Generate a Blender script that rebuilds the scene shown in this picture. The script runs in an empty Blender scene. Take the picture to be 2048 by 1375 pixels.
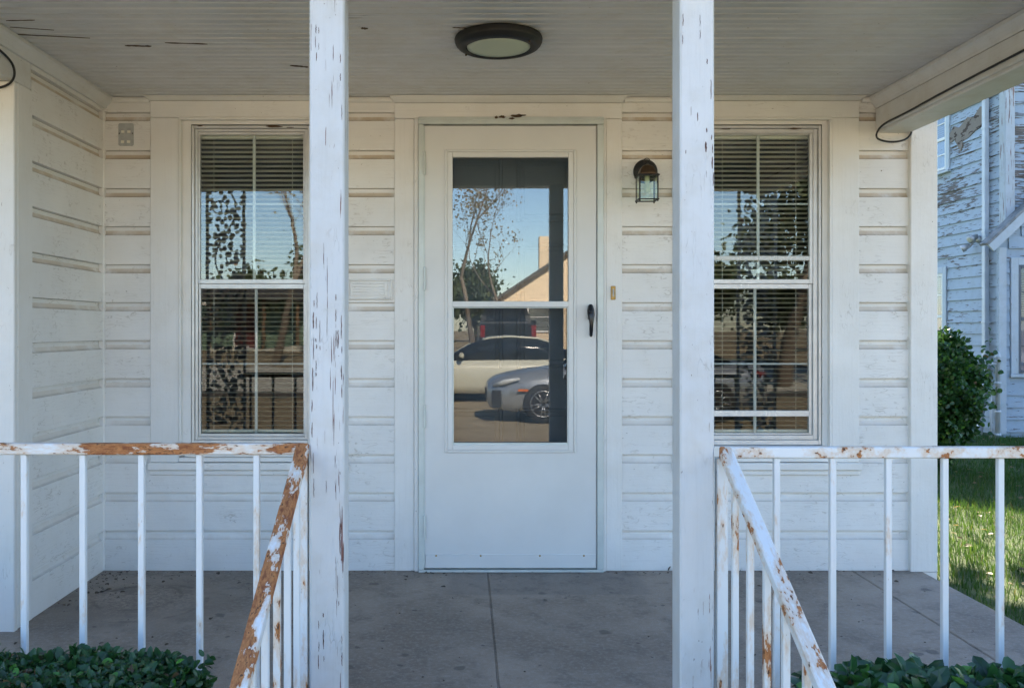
import bpy, bmesh, math, random
import numpy as np
from mathutils import Vector, Matrix

random.seed(7)
RNG = np.random.default_rng(7)
SC = bpy.context.scene
COL = SC.collection

# ------------------------------------------------------------------ camera
# Photo: 2048x1375, level camera facing the wall square on, vanishing point at (930, 657).
F, S0, VX, VY, EYE = 1800.0, 431.0, 930.0, 657.0, 1.116   # S0 = pixels per metre on the back wall (y = 0)
D0 = F / S0
cam_d = bpy.data.cameras.new('camera')
cam = bpy.data.objects.new('camera', cam_d)
COL.objects.link(cam)
cam.location = (0, -D0, EYE)
cam.rotation_euler = (math.radians(90), 0, 0)
cam_d.sensor_width = 36.0
cam_d.lens = F / 2048 * 36.0
cam_d.shift_x = (1024 - VX) / 2048
cam_d.shift_y = -(687.5 - VY) / 2048
cam_d.clip_start = 0.05
cam_d.clip_end = 2000
SC.camera = cam

# ------------------------------------------------------------------ sky, sun, exposure
SUN_DIR = Vector((0.27, 0.96, 0.0)).normalized()
SUN_EL = math.radians(38)
world = bpy.data.worlds.new('World')
SC.world = world
world.use_nodes = True
wn = world.node_tree
sky = wn.nodes.new('ShaderNodeTexSky')
sky.sky_type = 'NISHITA'
sky.sun_disc = False
sky.sun_elevation = SUN_EL
sky.sun_rotation = math.atan2(SUN_DIR.x, SUN_DIR.y)
sky.air_density = 1.0
sky.dust_density = 0.2
sky.ozone_density = 3.2
bgn = wn.nodes['Background']
wn.links.new(sky.outputs[0], bgn.inputs[0])
bgn.inputs[1].default_value = 0.105
sun_d = bpy.data.lights.new('sun', 'SUN')
sun_d.energy = 5.0
sun_d.angle = math.radians(0.53)
sun_d.color = (1.0, 0.87, 0.70)
sun = bpy.data.objects.new('sun', sun_d)
COL.objects.link(sun)
sun.location = (20, 60, 50)
to_sun = Vector((SUN_DIR.x * math.cos(SUN_EL), SUN_DIR.y * math.cos(SUN_EL), math.sin(SUN_EL)))
sun.rotation_euler = to_sun.to_track_quat('Z', 'Y').to_euler()
SC.view_settings.view_transform = 'Standard'
SC.view_settings.look = 'None'
SC.view_settings.gamma = 1.0
SC.view_settings.use_curve_mapping = False
SC.view_settings.exposure = 2.32
SC.cycles.use_denoising = True
SC.cycles.adaptive_threshold = 0.02
SC.cycles.max_bounces = 8
SC.cycles.diffuse_bounces = 4
SC.cycles.glossy_bounces = 4
SC.cycles.transparent_max_bounces = 16
SC.cycles.sample_clamp_indirect = 6.0
SC.cycles.caustics_reflective = False
SC.cycles.caustics_refractive = False

# ------------------------------------------------------------------ photo pixel -> metres on a known plane
def wx(px, S=S0): return (px - VX) / S
def wz(py, S=S0): return EYE - (py - VY) / S
def sy(S): return F / S - D0

# ------------------------------------------------------------------ node helpers
def N(nt, t, ins=None, **props):
    n = nt.nodes.new(t)
    for k, v in props.items(): setattr(n, k, v)
    for k, v in (ins or {}).items():
        s = n.inputs[k]
        if isinstance(v, bpy.types.NodeSocket): nt.links.new(v, s)
        else: s.default_value = v
    return n
def mt(nt, op, a, b=0.0, c=0.0, clamp=False):
    return N(nt, 'ShaderNodeMath', {0: a, 1: b, 2: c}, operation=op, use_clamp=clamp).outputs[0]
def c4(c): return c if isinstance(c, bpy.types.NodeSocket) else (c[0], c[1], c[2], 1.0)
def mixc(nt, f, a, b, blend='MIX'):
    return N(nt, 'ShaderNodeMix', {0: f, 6: c4(a), 7: c4(b)}, data_type='RGBA', blend_type=blend).outputs[2]
def step(nt, v, lo, hi, a=0.0, b=1.0):
    return N(nt, 'ShaderNodeMapRange', {0: v, 1: lo, 2: hi, 3: a, 4: b}, interpolation_type='SMOOTHSTEP').outputs[0]
def vmul(nt, v, s):
    return N(nt, 'ShaderNodeVectorMath', {0: v, 1: s}, operation='MULTIPLY').outputs[0]
def vadd(nt, v, s):
    return N(nt, 'ShaderNodeVectorMath', {0: v, 1: s}, operation='ADD').outputs[0]
def nz(nt, vec, scale, detail=3.0, rough=0.55, out=0):
    return N(nt, 'ShaderNodeTexNoise', {'Vector': vec, 'Scale': scale, 'Detail': detail, 'Roughness': rough}).outputs[out]
def new_mat(name):
    m = bpy.data.materials.new(name)
    m.use_nodes = True
    nt = m.node_tree
    return m, nt, nt.nodes['Principled BSDF']
def gpos(nt): return N(nt, 'ShaderNodeNewGeometry').outputs['Position']
def setb(nt, b, **kw):
    for k, v in kw.items():
        k = k.replace('_', ' ')
        if isinstance(v, bpy.types.NodeSocket): nt.links.new(v, b.inputs[k])
        else: b.inputs[k].default_value = c4(v) if isinstance(v, tuple) else v
def bump(nt, h, strength=0.3, dist=0.01):
    return N(nt, 'ShaderNodeBump', {'Strength': strength, 'Distance': dist, 'Height': h}).outputs[0]

def simple(name, col, rough=0.5, metal=0.0, var=0.12, scale=8.0, bmp=0.0):
    m, nt, b = new_mat(name)
    p = gpos(nt)
    n = nz(nt, p, scale, 4)
    k = step(nt, n, 0.3, 0.7, 1 - var, 1 + var)
    cc = mixc(nt, 1.0, col, N(nt, 'ShaderNodeCombineColor', {0: k, 1: k, 2: k}).outputs[0], 'MULTIPLY')
    setb(nt, b, Base_Color=cc, Roughness=rough, Metallic=metal)
    if bmp: setb(nt, b, Normal=bump(nt, nz(nt, p, scale * 12, 3), bmp, 0.004))
    return m

def paint(name, base, axis=0, peel=0.0, peelcol=(0.10, 0.055, 0.035), crack=0.6, rough=0.5, peelst=(11, 190),
          grain=0.35, dirt_shade=0.35, masklo=0.5, maskst=(.9, 3.2), maskthr=.5, dirt_shade_col=(.80, .74, .64), cove_shade=False):
    """Old oil paint on wood: grain along one axis, fine cracks, flaked-off spots, soiling, painted cove shade.
    peel: 0..1 share of flaked paint; peelst / maskst: noise frequency (along, across) the grain."""
    m, nt, b = new_mat(name)
    p = gpos(nt)
    def st(along, across):
        v = [across] * 3; v[axis] = along
        return vmul(nt, p, tuple(v))
    g = nz(nt, st(5, 120), 1.0, 3, 0.65)
    g2 = nz(nt, p, 60.0, 3, 0.6)
    big = nz(nt, p, 1.7, 3, 0.6)
    mid = nz(nt, p, 8.0, 4, 0.65)
    col = mixc(nt, step(nt, big, 0.3, 0.7), tuple(c * 0.94 for c in base), tuple(min(c * 1.04, 1) for c in base))
    col = mixc(nt, mt(nt, 'MULTIPLY', step(nt, g, .5, .75), .16), col, tuple(c * .72 for c in base))
    grime_shade = mt(nt, 'MULTIPLY', step(nt, mid, 0.22 if cove_shade else 0.42, 0.58 if cove_shade else 0.72), dirt_shade, clamp=True)
    if cove_shade:   # painted shade: the cove's darkening fades down the wall
        grime_shade = mt(nt, 'MULTIPLY', grime_shade, step(nt, mt(nt, 'ADD', N(nt, 'ShaderNodeSeparateXYZ', {0: p}).outputs[2], mt(nt, 'MULTIPLY', big, .8)), .9, 2.3, .28, 1.0))
    col = mixc(nt, grime_shade, col, tuple(c * d for c, d in zip(base, dirt_shade_col)))
    # hairline cracks in the paint film, mostly along the grain
    warp = vadd(nt, st(7, 62), vmul(nt, nz(nt, p, 16, 2, .5, 1), (1.3, 1.3, 1.3)))
    vor = N(nt, 'ShaderNodeTexVoronoi', {'Vector': warp, 'Scale': 1.0}, feature='DISTANCE_TO_EDGE').outputs['Distance']
    cm = step(nt, nz(nt, vadd(nt, p, (7, 3, 11)), 4.5, 4, .7), masklo, masklo + 0.2)
    ck = mt(nt, 'MULTIPLY', step(nt, vor, 0.0, 0.06, 1.0, 0.0), mt(nt, 'MULTIPLY', cm, crack), clamp=True)
    ck = mt(nt, 'MULTIPLY', ck, step(nt, nz(nt, p, 30, 2), .42, .58))
    col = mixc(nt, mt(nt, 'MULTIPLY', ck, 0.6), col, tuple(c * d for c, d in zip(base, (.45, .40, .34))))
    # small dark chips
    sp = step(nt, nz(nt, st(70, 160), 1.0, 2, .5), 0.745, 0.765)
    sp = mt(nt, 'MULTIPLY', sp, step(nt, mid, 0.48, 0.58))
    col = mixc(nt, sp, col, (0.13, 0.09, 0.065))
    h = mt(nt, 'ADD', mt(nt, 'MULTIPLY', g, grain), mt(nt, 'MULTIPLY', g2, 0.40))
    h = mt(nt, 'SUBTRACT', h, mt(nt, 'MULTIPLY', ck, 0.6))
    rr = rough
    if peel > 0:
        pn = nz(nt, st(*peelst), 1.0, 3, .6)
        pm = nz(nt, vadd(nt, st(*maskst), (3, 8, 1)), 1.0, 3, .6)
        thr = mt(nt, 'SUBTRACT', .80 - .22 * peel, step(nt, pm, maskthr, maskthr + .22, -.10, .06))
        pk = step(nt, mt(nt, 'SUBTRACT', pn, thr), 0.0, .015)
        pc = mixc(nt, step(nt, g, .35, .65), peelcol, tuple(c * 2.1 for c in peelcol))
        col = mixc(nt, pk, col, pc)
        h = mt(nt, 'SUBTRACT', h, mt(nt, 'MULTIPLY', pk, 0.9))
        rr = step(nt, pk, 0, 1, rough, 0.9)
    setb(nt, b, Base_Color=col, Roughness=rr, Normal=bump(nt, h, 0.5, 0.004))
    return m

def iron(name, amount, base=(0.74, 0.76, 0.77), stretch=(1, 1, 1)):
    """White painted iron with rust breaking through."""
    m, nt, b = new_mat(name)
    p = gpos(nt)
    p = vmul(nt, p, stretch)
    n1 = nz(nt, p, 9.0, 6, .62)
    n2 = nz(nt, p, 55.0, 5, .65)
    n3 = nz(nt, p, 160.0, 3, .6)
    v = mt(nt, 'ADD', mt(nt, 'MULTIPLY', n1, .72), mt(nt, 'MULTIPLY', n2, .28))
    t = 0.70 - amount * 0.40
    stain = step(nt, v, t - 0.10, t + 0.01)
    rust = step(nt, v, t, t + 0.02)
    dark = step(nt, mt(nt, 'ADD', mt(nt, 'MULTIPLY', n2, .6), mt(nt, 'MULTIPLY', n3, .4)), .54, .64)
    rc = mixc(nt, step(nt, n2, .35, .62), (0.20, 0.062, 0.024), (0.48, 0.20, 0.070))
    rc = mixc(nt, dark, rc, (0.045, 0.022, 0.018))
    col = mixc(nt, mt(nt, 'MULTIPLY', stain, 0.55), base, (0.62, 0.40, 0.20))
    col = mixc(nt, rust, col, rc)
    chip = step(nt, n3, .70, .73)
    chip = mt(nt, 'MULTIPLY', chip, step(nt, n1, .45, .6))
    col = mixc(nt, chip, col, (0.16, 0.07, 0.035))
    h = mt(nt, 'ADD', mt(nt, 'MULTIPLY', n2, .5), mt(nt, 'MULTIPLY', rust, -.6))
    setb(nt, b, Base_Color=col, Roughness=step(nt, rust, 0, 1, .42, .9), Normal=bump(nt, h, .4, .003))
    return m

def glass(name, base=0.07, tint=(0.86, 0.90, 0.88), wave=0.0):
    m, nt, b = new_mat(name)
    nt.nodes.remove(b)
    out = nt.nodes['Material Output']
    lw = N(nt, 'ShaderNodeLayerWeight', {'Blend': 0.5})
    fac = mt(nt, 'ADD', base, mt(nt, 'MULTIPLY', mt(nt, 'POWER', lw.outputs['Facing'], 4.0), 0.6), clamp=True)
    gl = N(nt, 'ShaderNodeBsdfGlossy', {'Color': (1, 1, 1, 1), 'Roughness': 0.0})
    if wave:
        p = gpos(nt)
        w = nz(nt, vmul(nt, p, (5, 5, 11)), 1.0, 2, .5)
        nt.links.new(bump(nt, w, wave, 0.004), gl.inputs['Normal'])
    tr = N(nt, 'ShaderNodeBsdfTransparent', {'Color': c4(tint)})
    mx = N(nt, 'ShaderNodeMixShader', {0: fac, 1: tr.outputs[0], 2: gl.outputs[0]})
    nt.links.new(mx.outputs[0], out.inputs[0])
    return m

def foliage(name, dark, mid, bright, bright_amt=0.12, rough=0.38, trans=0.25):
    m, nt, b = new_mat(name)
    g = N(nt, 'ShaderNodeNewGeometry')
    oi = N(nt, 'ShaderNodeObjectInfo')
    r = mt(nt, 'FRACT', mt(nt, 'ADD', g.outputs['Random Per Island'], oi.outputs['Random']))
    col = mixc(nt, step(nt, r, 0.0, 0.75), dark, mid)
    col = mixc(nt, step(nt, r, 1 - bright_amt, 1 - bright_amt + .06), col, bright)
    col = mixc(nt, step(nt, r, .012, .02, 1, 0), col, (.16, .09, .045))
    p = g.outputs['Position']
    col = mixc(nt, mt(nt, 'MULTIPLY', step(nt, nz(nt, p, 5, 3), .4, .7), .35), col, tuple(c * .6 for c in dark))
    setb(nt, b, Base_Color=col, Roughness=rough)
    out = nt.nodes['Material Output']
    tl = N(nt, 'ShaderNodeBsdfTranslucent', {'Color': mixc(nt, .5, col, bright)})
    mx = N(nt, 'ShaderNodeMixShader', {0: trans, 1: b.outputs[0], 2: tl.outputs[0]})
    nt.links.new(mx.outputs[0], out.inputs[0])
    return m

# ------------------------------------------------------------------ materials
WHITE = (0.82, 0.80, 0.765)
M = {}
M['siding'] = paint('painted_siding_x', WHITE, 0, crack=.8, masklo=.42, dirt_shade=.12)
M['siding_side'] = paint('painted_siding_y', WHITE, 1, crack=.8, masklo=.42, dirt_shade=.12)
M['cove'] = paint('grimy_shaded_cove_x', WHITE, 0, crack=.5, dirt_shade=1.0, dirt_shade_col=(.44, .33, .22), cove_shade=True)  # brown soiling plus shade painted into the cove's lip strips
M['cove_side'] = paint('grimy_shaded_cove_y', WHITE, 1, crack=.5, dirt_shade=1.0, dirt_shade_col=(.44, .33, .22), cove_shade=True)
M['cove2'] = paint('grimy_midshade_cove_x', WHITE, 0, crack=.5, dirt_shade=1.0, dirt_shade_col=(.74, .63, .50), cove_shade=True)  # paler band of that painted cove shade
M['cove2_side'] = paint('grimy_midshade_cove_y', WHITE, 1, crack=.5, dirt_shade=1.0, dirt_shade_col=(.74, .63, .50), cove_shade=True)
M['trim_v'] = paint('painted_trim_vertical', WHITE, 2, peel=.22, crack=.7, dirt_shade=.15)
M['trim_h'] = paint('painted_trim_horizontal', WHITE, 0, peel=.22, crack=.7, dirt_shade=.15)
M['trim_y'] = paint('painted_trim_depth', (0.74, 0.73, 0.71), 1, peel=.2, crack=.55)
M['post'] = paint('painted_post_flaking', (0.64, 0.65, 0.655), 2, peel=.86, peelcol=(.10, .045, .035), crack=.9, peelst=(6.5, 230), maskst=(.8, 22), maskthr=.45)
M['post_clean'] = paint('painted_post', (0.64, 0.65, 0.655), 2, peel=.60, peelcol=(.13, .065, .045), crack=.8, peelst=(10, 210), maskst=(1.2, 16))
M['ceiling'] = paint('painted_ceiling', (0.70, 0.705, 0.715), 0, peel=.42, peelcol=(.06, .045, .04), crack=.35, rough=.34, grain=.9, peelst=(4, 120))
M['alu'] = simple('painted_aluminium', (0.66, 0.655, 0.64), .32, 0.25, .07, 14)
M['alu_door'] = simple('door_frame_aluminium', (0.62, 0.66, 0.63), .38, 0.1, .06, 10)
M['door'] = simple('storm_door_enamel', (0.73, 0.725, 0.70), .36, 0, .035, 3, 0.04)
M['entry'] = simple('entry_door_paint', (0.050, 0.060, 0.066), .45, 0, .15, 5)
M['bronze'] = simple('dark_bronze', (0.013, 0.012, 0.011), .55, 0, .3, 30)
M['bronze_warm'] = simple('brown_bronze', (0.10, 0.062, 0.035), .40, .7, .3, 40)
M['black'] = simple('black_plastic', (0.012, 0.012, 0.014), .28, 0, .1)
M['cable'] = simple('black_cable', (0.015, 0.015, 0.016), .5, 0, .1)
M['lens'] = simple('frosted_lens', (0.66, 0.69, 0.50), .45, 0, .03, 6)
M['brass'] = simple('aged_brass', (0.42, 0.27, 0.09), .38, .8, .2, 60)
M['plate'] = simple('grey_plate', (0.42, 0.43, 0.42), .55, 0, .10, 60)
M['dark'] = simple('dark_interior', (0.05, 0.047, 0.043), .8, 0, .2)
M['slat'] = simple('blind_slat', (0.82, 0.79, 0.68), .5, 0, .04)
M['grid'] = simple('window_grid', (0.66, 0.66, 0.62), .45, 0, .04)
M['iron_heavy'] = iron('rusty_iron_heavy', .55, stretch=(.5, 1.6, 1.6))
M['iron_handrust'] = iron('rusty_iron_handrail_bare', .60, stretch=(1.8, .6, .9))
M['iron_rail'] = iron('rusty_iron_rail', .38)
M['iron_hand'] = iron('rusty_iron_handrail', .35, stretch=(1.8, .5, .8))
M['iron_some'] = iron('rusty_iron_some', .23)
M['iron_bal'] = iron('rusty_iron_baluster', .19, stretch=(1.5, 1.5, .5))
M['iron_stair'] = iron('rusty_iron_stair_baluster', .30, stretch=(1.5, 1.5, .45))
M['iron_lacy'] = iron('rusty_iron_lacework', .16)
M['glass_win'] = glass('window_glass', .060, (0.93, 0.96, 0.95), .035)
M['glass_scr'] = glass('screened_window_glass', .024, (0.86, 0.88, 0.87), .03)
M['glass_door'] = glass('storm_glass', .082, (0.92, 0.95, 0.95))
M['glass_low'] = glass('storm_glass_lower', .050, (0.85, 0.88, 0.90))
M['glass_lamp'] = glass('lantern_glass', .03, (0.90, 0.93, 0.86))
M['glass_far'] = glass('far_window_glass', .035, (0.7, 0.75, 0.8))
M['shingle'] = simple('roof_shingle', (0.09, 0.085, 0.08), .9, 0, .3, 14, .3)
M['soil'] = simple('soil', (0.09, 0.065, 0.045), .95, 0, .3, 9, .4)
M['bark'] = simple('bark', (0.16, 0.125, 0.095), .9, 0, .3, 20, .4)
M['stem'] = simple('hedge_stem', (0.07, 0.05, 0.035), .9, 0, .3, 20)
M['leaf_small'] = foliage('hedge_leaf', (0.014, 0.050, 0.022), (0.030, 0.095, 0.030), (0.09, 0.27, 0.03), .07, .34)
M['leaf_large'] = foliage('large_hedge_leaf', (0.013, 0.050, 0.030), (0.030, 0.105, 0.032), (0.10, 0.27, 0.04), .14, .30)
M['leaf_bush'] = foliage('bush_leaf', (0.016, 0.055, 0.018), (0.035, 0.105, 0.022), (0.10, 0.22, 0.03), .12, .36)
M['leaf_dry'] = foliage('autumn_leaf', (0.16, 0.11, 0.05), (0.24, 0.17, 0.07), (0.30, 0.24, 0.10), .2, .6, .4)
M['leaf_tree'] = foliage('tree_leaf', (0.035, 0.055, 0.020), (0.06, 0.085, 0.03), (0.11, 0.13, 0.045), .15, .6, .3)
M['grass'] = foliage('grass_blade', (0.012, 0.062, 0.008), (0.026, 0.108, 0.010), (0.10, 0.15, 0.022), .14, .55, .45)

def concrete():
    m, nt, b = new_mat('porch_concrete')
    p = gpos(nt)
    big = nz(nt, p, 1.6, 5, .62); mid = nz(nt, p, 8, 5, .65); fine = nz(nt, p, 55, 5, .75); sand = nz(nt, p, 420, 2, .6)
    col = mixc(nt, step(nt, big, .32, .68), (0.225, 0.178, 0.138), (0.375, 0.305, 0.245))
    col = mixc(nt, mt(nt, 'MULTIPLY', step(nt, mid, .48, .66), .6), col, (0.17, 0.14, 0.115))
    col = mixc(nt, mt(nt, 'MULTIPLY', step(nt, fine, .45, .68), .55), col, (0.40, 0.365, 0.33))
    col = mixc(nt, mt(nt, 'MULTIPLY', step(nt, sand, .54, .64), .6), col, (0.12, 0.11, 0.10))
    # drips and gum spots
    for sc, thr, k in ((5.5, .095, .55), (11.0, .075, .6), (3.1, .045, .8)):
        wv = vadd(nt, p, vmul(nt, nz(nt, p, 25, 2, .5, 1), (.03, .03, 0)))
        vo = N(nt, 'ShaderNodeTexVoronoi', {'Vector': vmul(nt, wv, (1, 1, 0)), 'Scale': sc, 'Randomness': 1.0})
        keep = step(nt, N(nt, 'ShaderNodeSeparateColor', {0: vo.outputs['Color']}).outputs[0], .60, .62)
        s = mt(nt, 'MULTIPLY', step(nt, vo.outputs['Distance'], thr, thr * 1.5, 1, 0), keep)
        col = mixc(nt, mt(nt, 'MULTIPLY', s, k), col, (0.07, 0.060, 0.055))
    # ring left by a flower pot, old mat mark in front of the door
    sp = N(nt, 'ShaderNodeSeparateXYZ', {0: p})
    jit = mt(nt, 'MULTIPLY', mt(nt, 'SUBTRACT', mid, .5), .05)
    for cx, cy, r0 in ((-1.36, -.43, .175), (-1.31, -.50, .25)):
        dx = mt(nt, 'SUBTRACT', sp.outputs[0], cx); dy = mt(nt, 'SUBTRACT', sp.outputs[1], cy)
        d = mt(nt, 'SQRT', mt(nt, 'ADD', mt(nt, 'MULTIPLY', dx, dx), mt(nt, 'MULTIPLY', dy, dy)))
        e = mt(nt, 'ABSOLUTE', mt(nt, 'SUBTRACT', mt(nt, 'ADD', d, jit), r0))
        rg = mt(nt, 'MULTIPLY', step(nt, e, .004, .014, 1, 0), step(nt, mid, .42, .56))
        col = mixc(nt, mt(nt, 'MULTIPLY', rg, .35), col, (0.085, 0.066, 0.052))
        ins = mt(nt, 'MULTIPLY', step(nt, d, r0 * .7, r0 * 1.9, 1, 0), step(nt, fine, .42, .6))
        col = mixc(nt, mt(nt, 'MULTIPLY', ins, .35), col, (0.115, 0.080, 0.058))
    ax = mt(nt, 'ABSOLUTE', mt(nt, 'SUBTRACT', sp.outputs[0], .36)); ay = mt(nt, 'ABSOLUTE', mt(nt, 'ADD', sp.outputs[1], .21))
    mk = mt(nt, 'MULTIPLY', step(nt, mt(nt, 'ADD', ax, jit), .40, .45, 1, 0), step(nt, mt(nt, 'ADD', ay, jit), .17, .20, 1, 0))
    col = mixc(nt, mt(nt, 'MULTIPLY', mk, .28), col, (0.10, 0.105, 0.115))
    h = mt(nt, 'ADD', mt(nt, 'MULTIPLY', fine, .5), mt(nt, 'MULTIPLY', sand, .5))
    setb(nt, b, Base_Color=col, Roughness=.82, Normal=bump(nt, h, .35, .003))
    return m
M['concrete'] = concrete()

def ground_mat():
    m, nt, b = new_mat('lawn_ground')
    p = gpos(nt)
    y = N(nt, 'ShaderNodeSeparateXYZ', {0: p}).outputs[1]
    dry = step(nt, mt(nt, 'ADD', y, mt(nt, 'MULTIPLY', nz(nt, p, .6, 4), 3.0)), -5.5, -2.0, 1, 0)
    n = nz(nt, p, 3.0, 6, .7); f = nz(nt, p, 40, 4, .7)
    green = mixc(nt, step(nt, n, .35, .65), (0.035, 0.065, 0.016), (0.075, 0.10, 0.03))
    tan = mixc(nt, step(nt, n, .35, .65), (0.30, 0.235, 0.14), (0.42, 0.335, 0.21))
    tan = mixc(nt, mt(nt, 'MULTIPLY', step(nt, f, .5, .65), .5), tan, (0.11, 0.10, 0.05))
    green = mixc(nt, mt(nt, 'MULTIPLY', step(nt, f, .55, .7), .7), green, (0.10, 0.08, 0.045))
    setb(nt, b, Base_Color=mixc(nt, dry, green, tan), Roughness=.95, Normal=bump(nt, f, .6, .03))
    return m
M['ground'] = ground_mat()
M['street'] = simple('pale_street_concrete', (0.58, 0.55, 0.46), .9, 0, .12, 2.5, .2)
M['peel_y'] = paint('peeling_clapboard_y', (0.30, 0.375, 0.46), 1, peel=1.42, peelcol=(.085, .075, .07), peelst=(4.5, 42), maskst=(.6, 2.0), crack=.3, rough=.6)
M['peel_x'] = paint('peeling_clapboard_x', (0.30, 0.375, 0.46), 0, peel=1.65, peelcol=(.085, .075, .07), peelst=(4.5, 42), maskst=(.6, 2.0), crack=.3, rough=.6)
M['peel_low'] = paint('worn_clapboard_x', (0.30, 0.375, 0.46), 0, peel=1.15, peelcol=(.085, .075, .07), peelst=(4.5, 42), maskst=(.6, 2.0), crack=.3, rough=.6)
M['peel_lowy'] = paint('worn_clapboard_y', (0.30, 0.375, 0.46), 1, peel=1.15, peelcol=(.085, .075, .07), peelst=(4.5, 42), maskst=(.6, 2.0), crack=.3, rough=.6)
M['far_trim'] = paint('neighbour_trim', (0.43, 0.49, 0.55), 2, peel=.5, peelcol=(.10, .08, .08), peelst=(5, 60), crack=.3, rough=.6)
M['far_trim_bare'] = paint('neighbour_trim_bare', (0.42, 0.47, 0.52), 2, peel=1.3, peelcol=(.13, .085, .075), peelst=(2.5, 40), crack=.3, rough=.7)
M['raw'] = paint('bare_sheathing', (0.22, 0.19, 0.165), 1, peel=1.4, peelcol=(.04, .028, .022), peelst=(5, 14), crack=.8, rough=.9)
M['old_roof'] = simple('weathered_roofing', (0.20, 0.21, 0.22), .9, 0, .25, 12, .3)
M['far_blind'] = simple('dim_blind', (0.17, 0.20, 0.21), .6, 0, .1)
M['navy'] = simple('dark_blue_sash', (0.05, 0.075, 0.11), .4, 0, .1)
M['pvc'] = simple('white_pipe', (0.48, 0.53, 0.58), .45, 0, .08, 5)
M['galv'] = simple('galvanised_metal', (0.45, 0.46, 0.47), .45, .5, .2, 12)

# ------------------------------------------------------------------ mesh helpers
WORLD = {}
class MB:
    def __init__(s): s.v = []; s.f = []; s.sm = []
    def add(s, vs, fs, smooth=False):
        o = len(s.v); s.v += [tuple(v) for v in vs]; s.f += [tuple(i + o for i in f) for f in fs]; s.sm += [smooth] * len(fs)
        return s
    def box(s, x0, x1, y0, y1, z0, z1, c=0.0):
        x0, x1 = min(x0, x1), max(x0, x1); y0, y1 = min(y0, y1), max(y0, y1); z0, z1 = min(z0, z1), max(z0, z1)
        lo = (x0, y0, z0); hi = (x1, y1, z1)
        c = min(c, .45 * min(x1 - x0, y1 - y0, z1 - z0))
        if c <= 0:
            vs = [(x, y, z) for x in (x0, x1) for y in (y0, y1) for z in (z0, z1)]
            return s.add(vs, [(0, 1, 3, 2), (4, 6, 7, 5), (0, 4, 5, 1), (2, 3, 7, 6), (0, 2, 6, 4), (1, 5, 7, 3)])
        vs = []; idx = {}
        for a in (0, 1):
            for b in (0, 1):
                for d in (0, 1):
                    sg = (a, b, d)
                    for k in range(3):
                        co = [(hi[i] if sg[i] else lo[i]) + (0 if i == k else (-c if sg[i] else c)) for i in range(3)]
                        idx[sg, k] = len(vs); vs.append(co)
        fs = []
        for k in range(3):
            l, m_ = (k + 1) % 3, (k + 2) % 3
            for sgn in (0, 1):
                q = []
                for (u, w) in ((0, 0), (1, 0), (1, 1), (0, 1)):
                    t = [0, 0, 0]; t[k] = sgn; t[l] = u; t[m_] = w
                    q.append(idx[tuple(t), k])
                fs.append(q if sgn else q[::-1])
            for u in (0, 1):
                for w in (0, 1):
                    t0 = [0, 0, 0]; t0[l] = u; t0[m_] = w; t1 = list(t0); t1[k] = 1
                    t0, t1 = tuple(t0), tuple(t1)
                    q = [idx[t0, l], idx[t1, l], idx[t1, m_], idx[t0, m_]]
                    fs.append(q)
        for sg in [(a, b, d) for a in (0, 1) for b in (0, 1) for d in (0, 1)]:
            fs.append([idx[sg, 0], idx[sg, 1], idx[sg, 2]])
        return s.add(vs, fs)
    def tube(s, pts, r, n=8, closed=False, smooth=True, caps=True):
        pts = [Vector(p) for p in pts]; k = len(pts)
        rs = r if isinstance(r, (list, tuple)) else [r] * k
        vs = []; up = None
        for i, p in enumerate(pts):
            if closed: d = pts[(i + 1) % k] - pts[i - 1]
            else: d = pts[min(i + 1, k - 1)] - pts[max(i - 1, 0)]
            d.normalize()
            if up is None: up = Vector((0, 0, 1)) if abs(d.z) < .9 else Vector((1, 0, 0))
            a = d.cross(up)
            if a.length < 1e-5: a = d.orthogonal()
            a.normalize(); b = a.cross(d); up = b
            for j in range(n):
                t = 2 * math.pi * j / n
                vs.append(p + (a * math.cos(t) + b * math.sin(t)) * rs[i])
        fs = []
        for i in range(k if closed else k - 1):
            for j in range(n):
                i2 = (i + 1) % k
                fs.append((i * n + j, i * n + (j + 1) % n, i2 * n + (j + 1) % n, i2 * n + j))
        s.add(vs, fs, smooth)
        if caps and not closed:
            o = len(s.v) - len(vs)
            s.f.append(tuple(range(o + n - 1, o - 1, -1))); s.sm.append(False)
            s.f.append(tuple(range(o + (k - 1) * n, o + k * n))); s.sm.append(False)
        return s
    def chains(s, chains, fn, a, b):
        """extrude open 2-D chains from a to b; fn(u, v, t) -> point"""
        for ch, smooth in chains:
            n = len(ch)
            s.add([fn(u, v, a) for u, v in ch] + [fn(u, v, b) for u, v in ch],
                  [(i, i + 1, n + i + 1, n + i) for i in range(n - 1)], smooth)
        return s
    def prism(s, poly, fn, a, b):
        n = len(poly)
        return s.add([fn(u, v, a) for u, v in poly] + [fn(u, v, b) for u, v in poly],
                     [(i, (i + 1) % n, n + (i + 1) % n, n + i) for i in range(n)] + [tuple(range(n - 1, -1, -1)), tuple(range(n, 2 * n))])
    def lathe(s, prof, c, axis='Z', n=32, smooth=True):
        vs = []
        for r, h in prof:
            for j in range(n):
                t = 2 * math.pi * j / n; u, w = r * math.cos(t), r * math.sin(t)
                vs.append((c[0] + u, c[1] + w, c[2] + h) if axis == 'Z' else
                          (c[0] + u, c[1] + h, c[2] + w) if axis == 'Y' else (c[0] + h, c[1] + u, c[2] + w))
        fs = [(i * n + j, i * n + (j + 1) % n, (i + 1) * n + (j + 1) % n, (i + 1) * n + j) for i in range(len(prof) - 1) for j in range(n)]
        fs += [tuple(range(n)), tuple(range((len(prof) - 1) * n, len(prof) * n))]
        return s.add(vs, fs, smooth)
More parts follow.
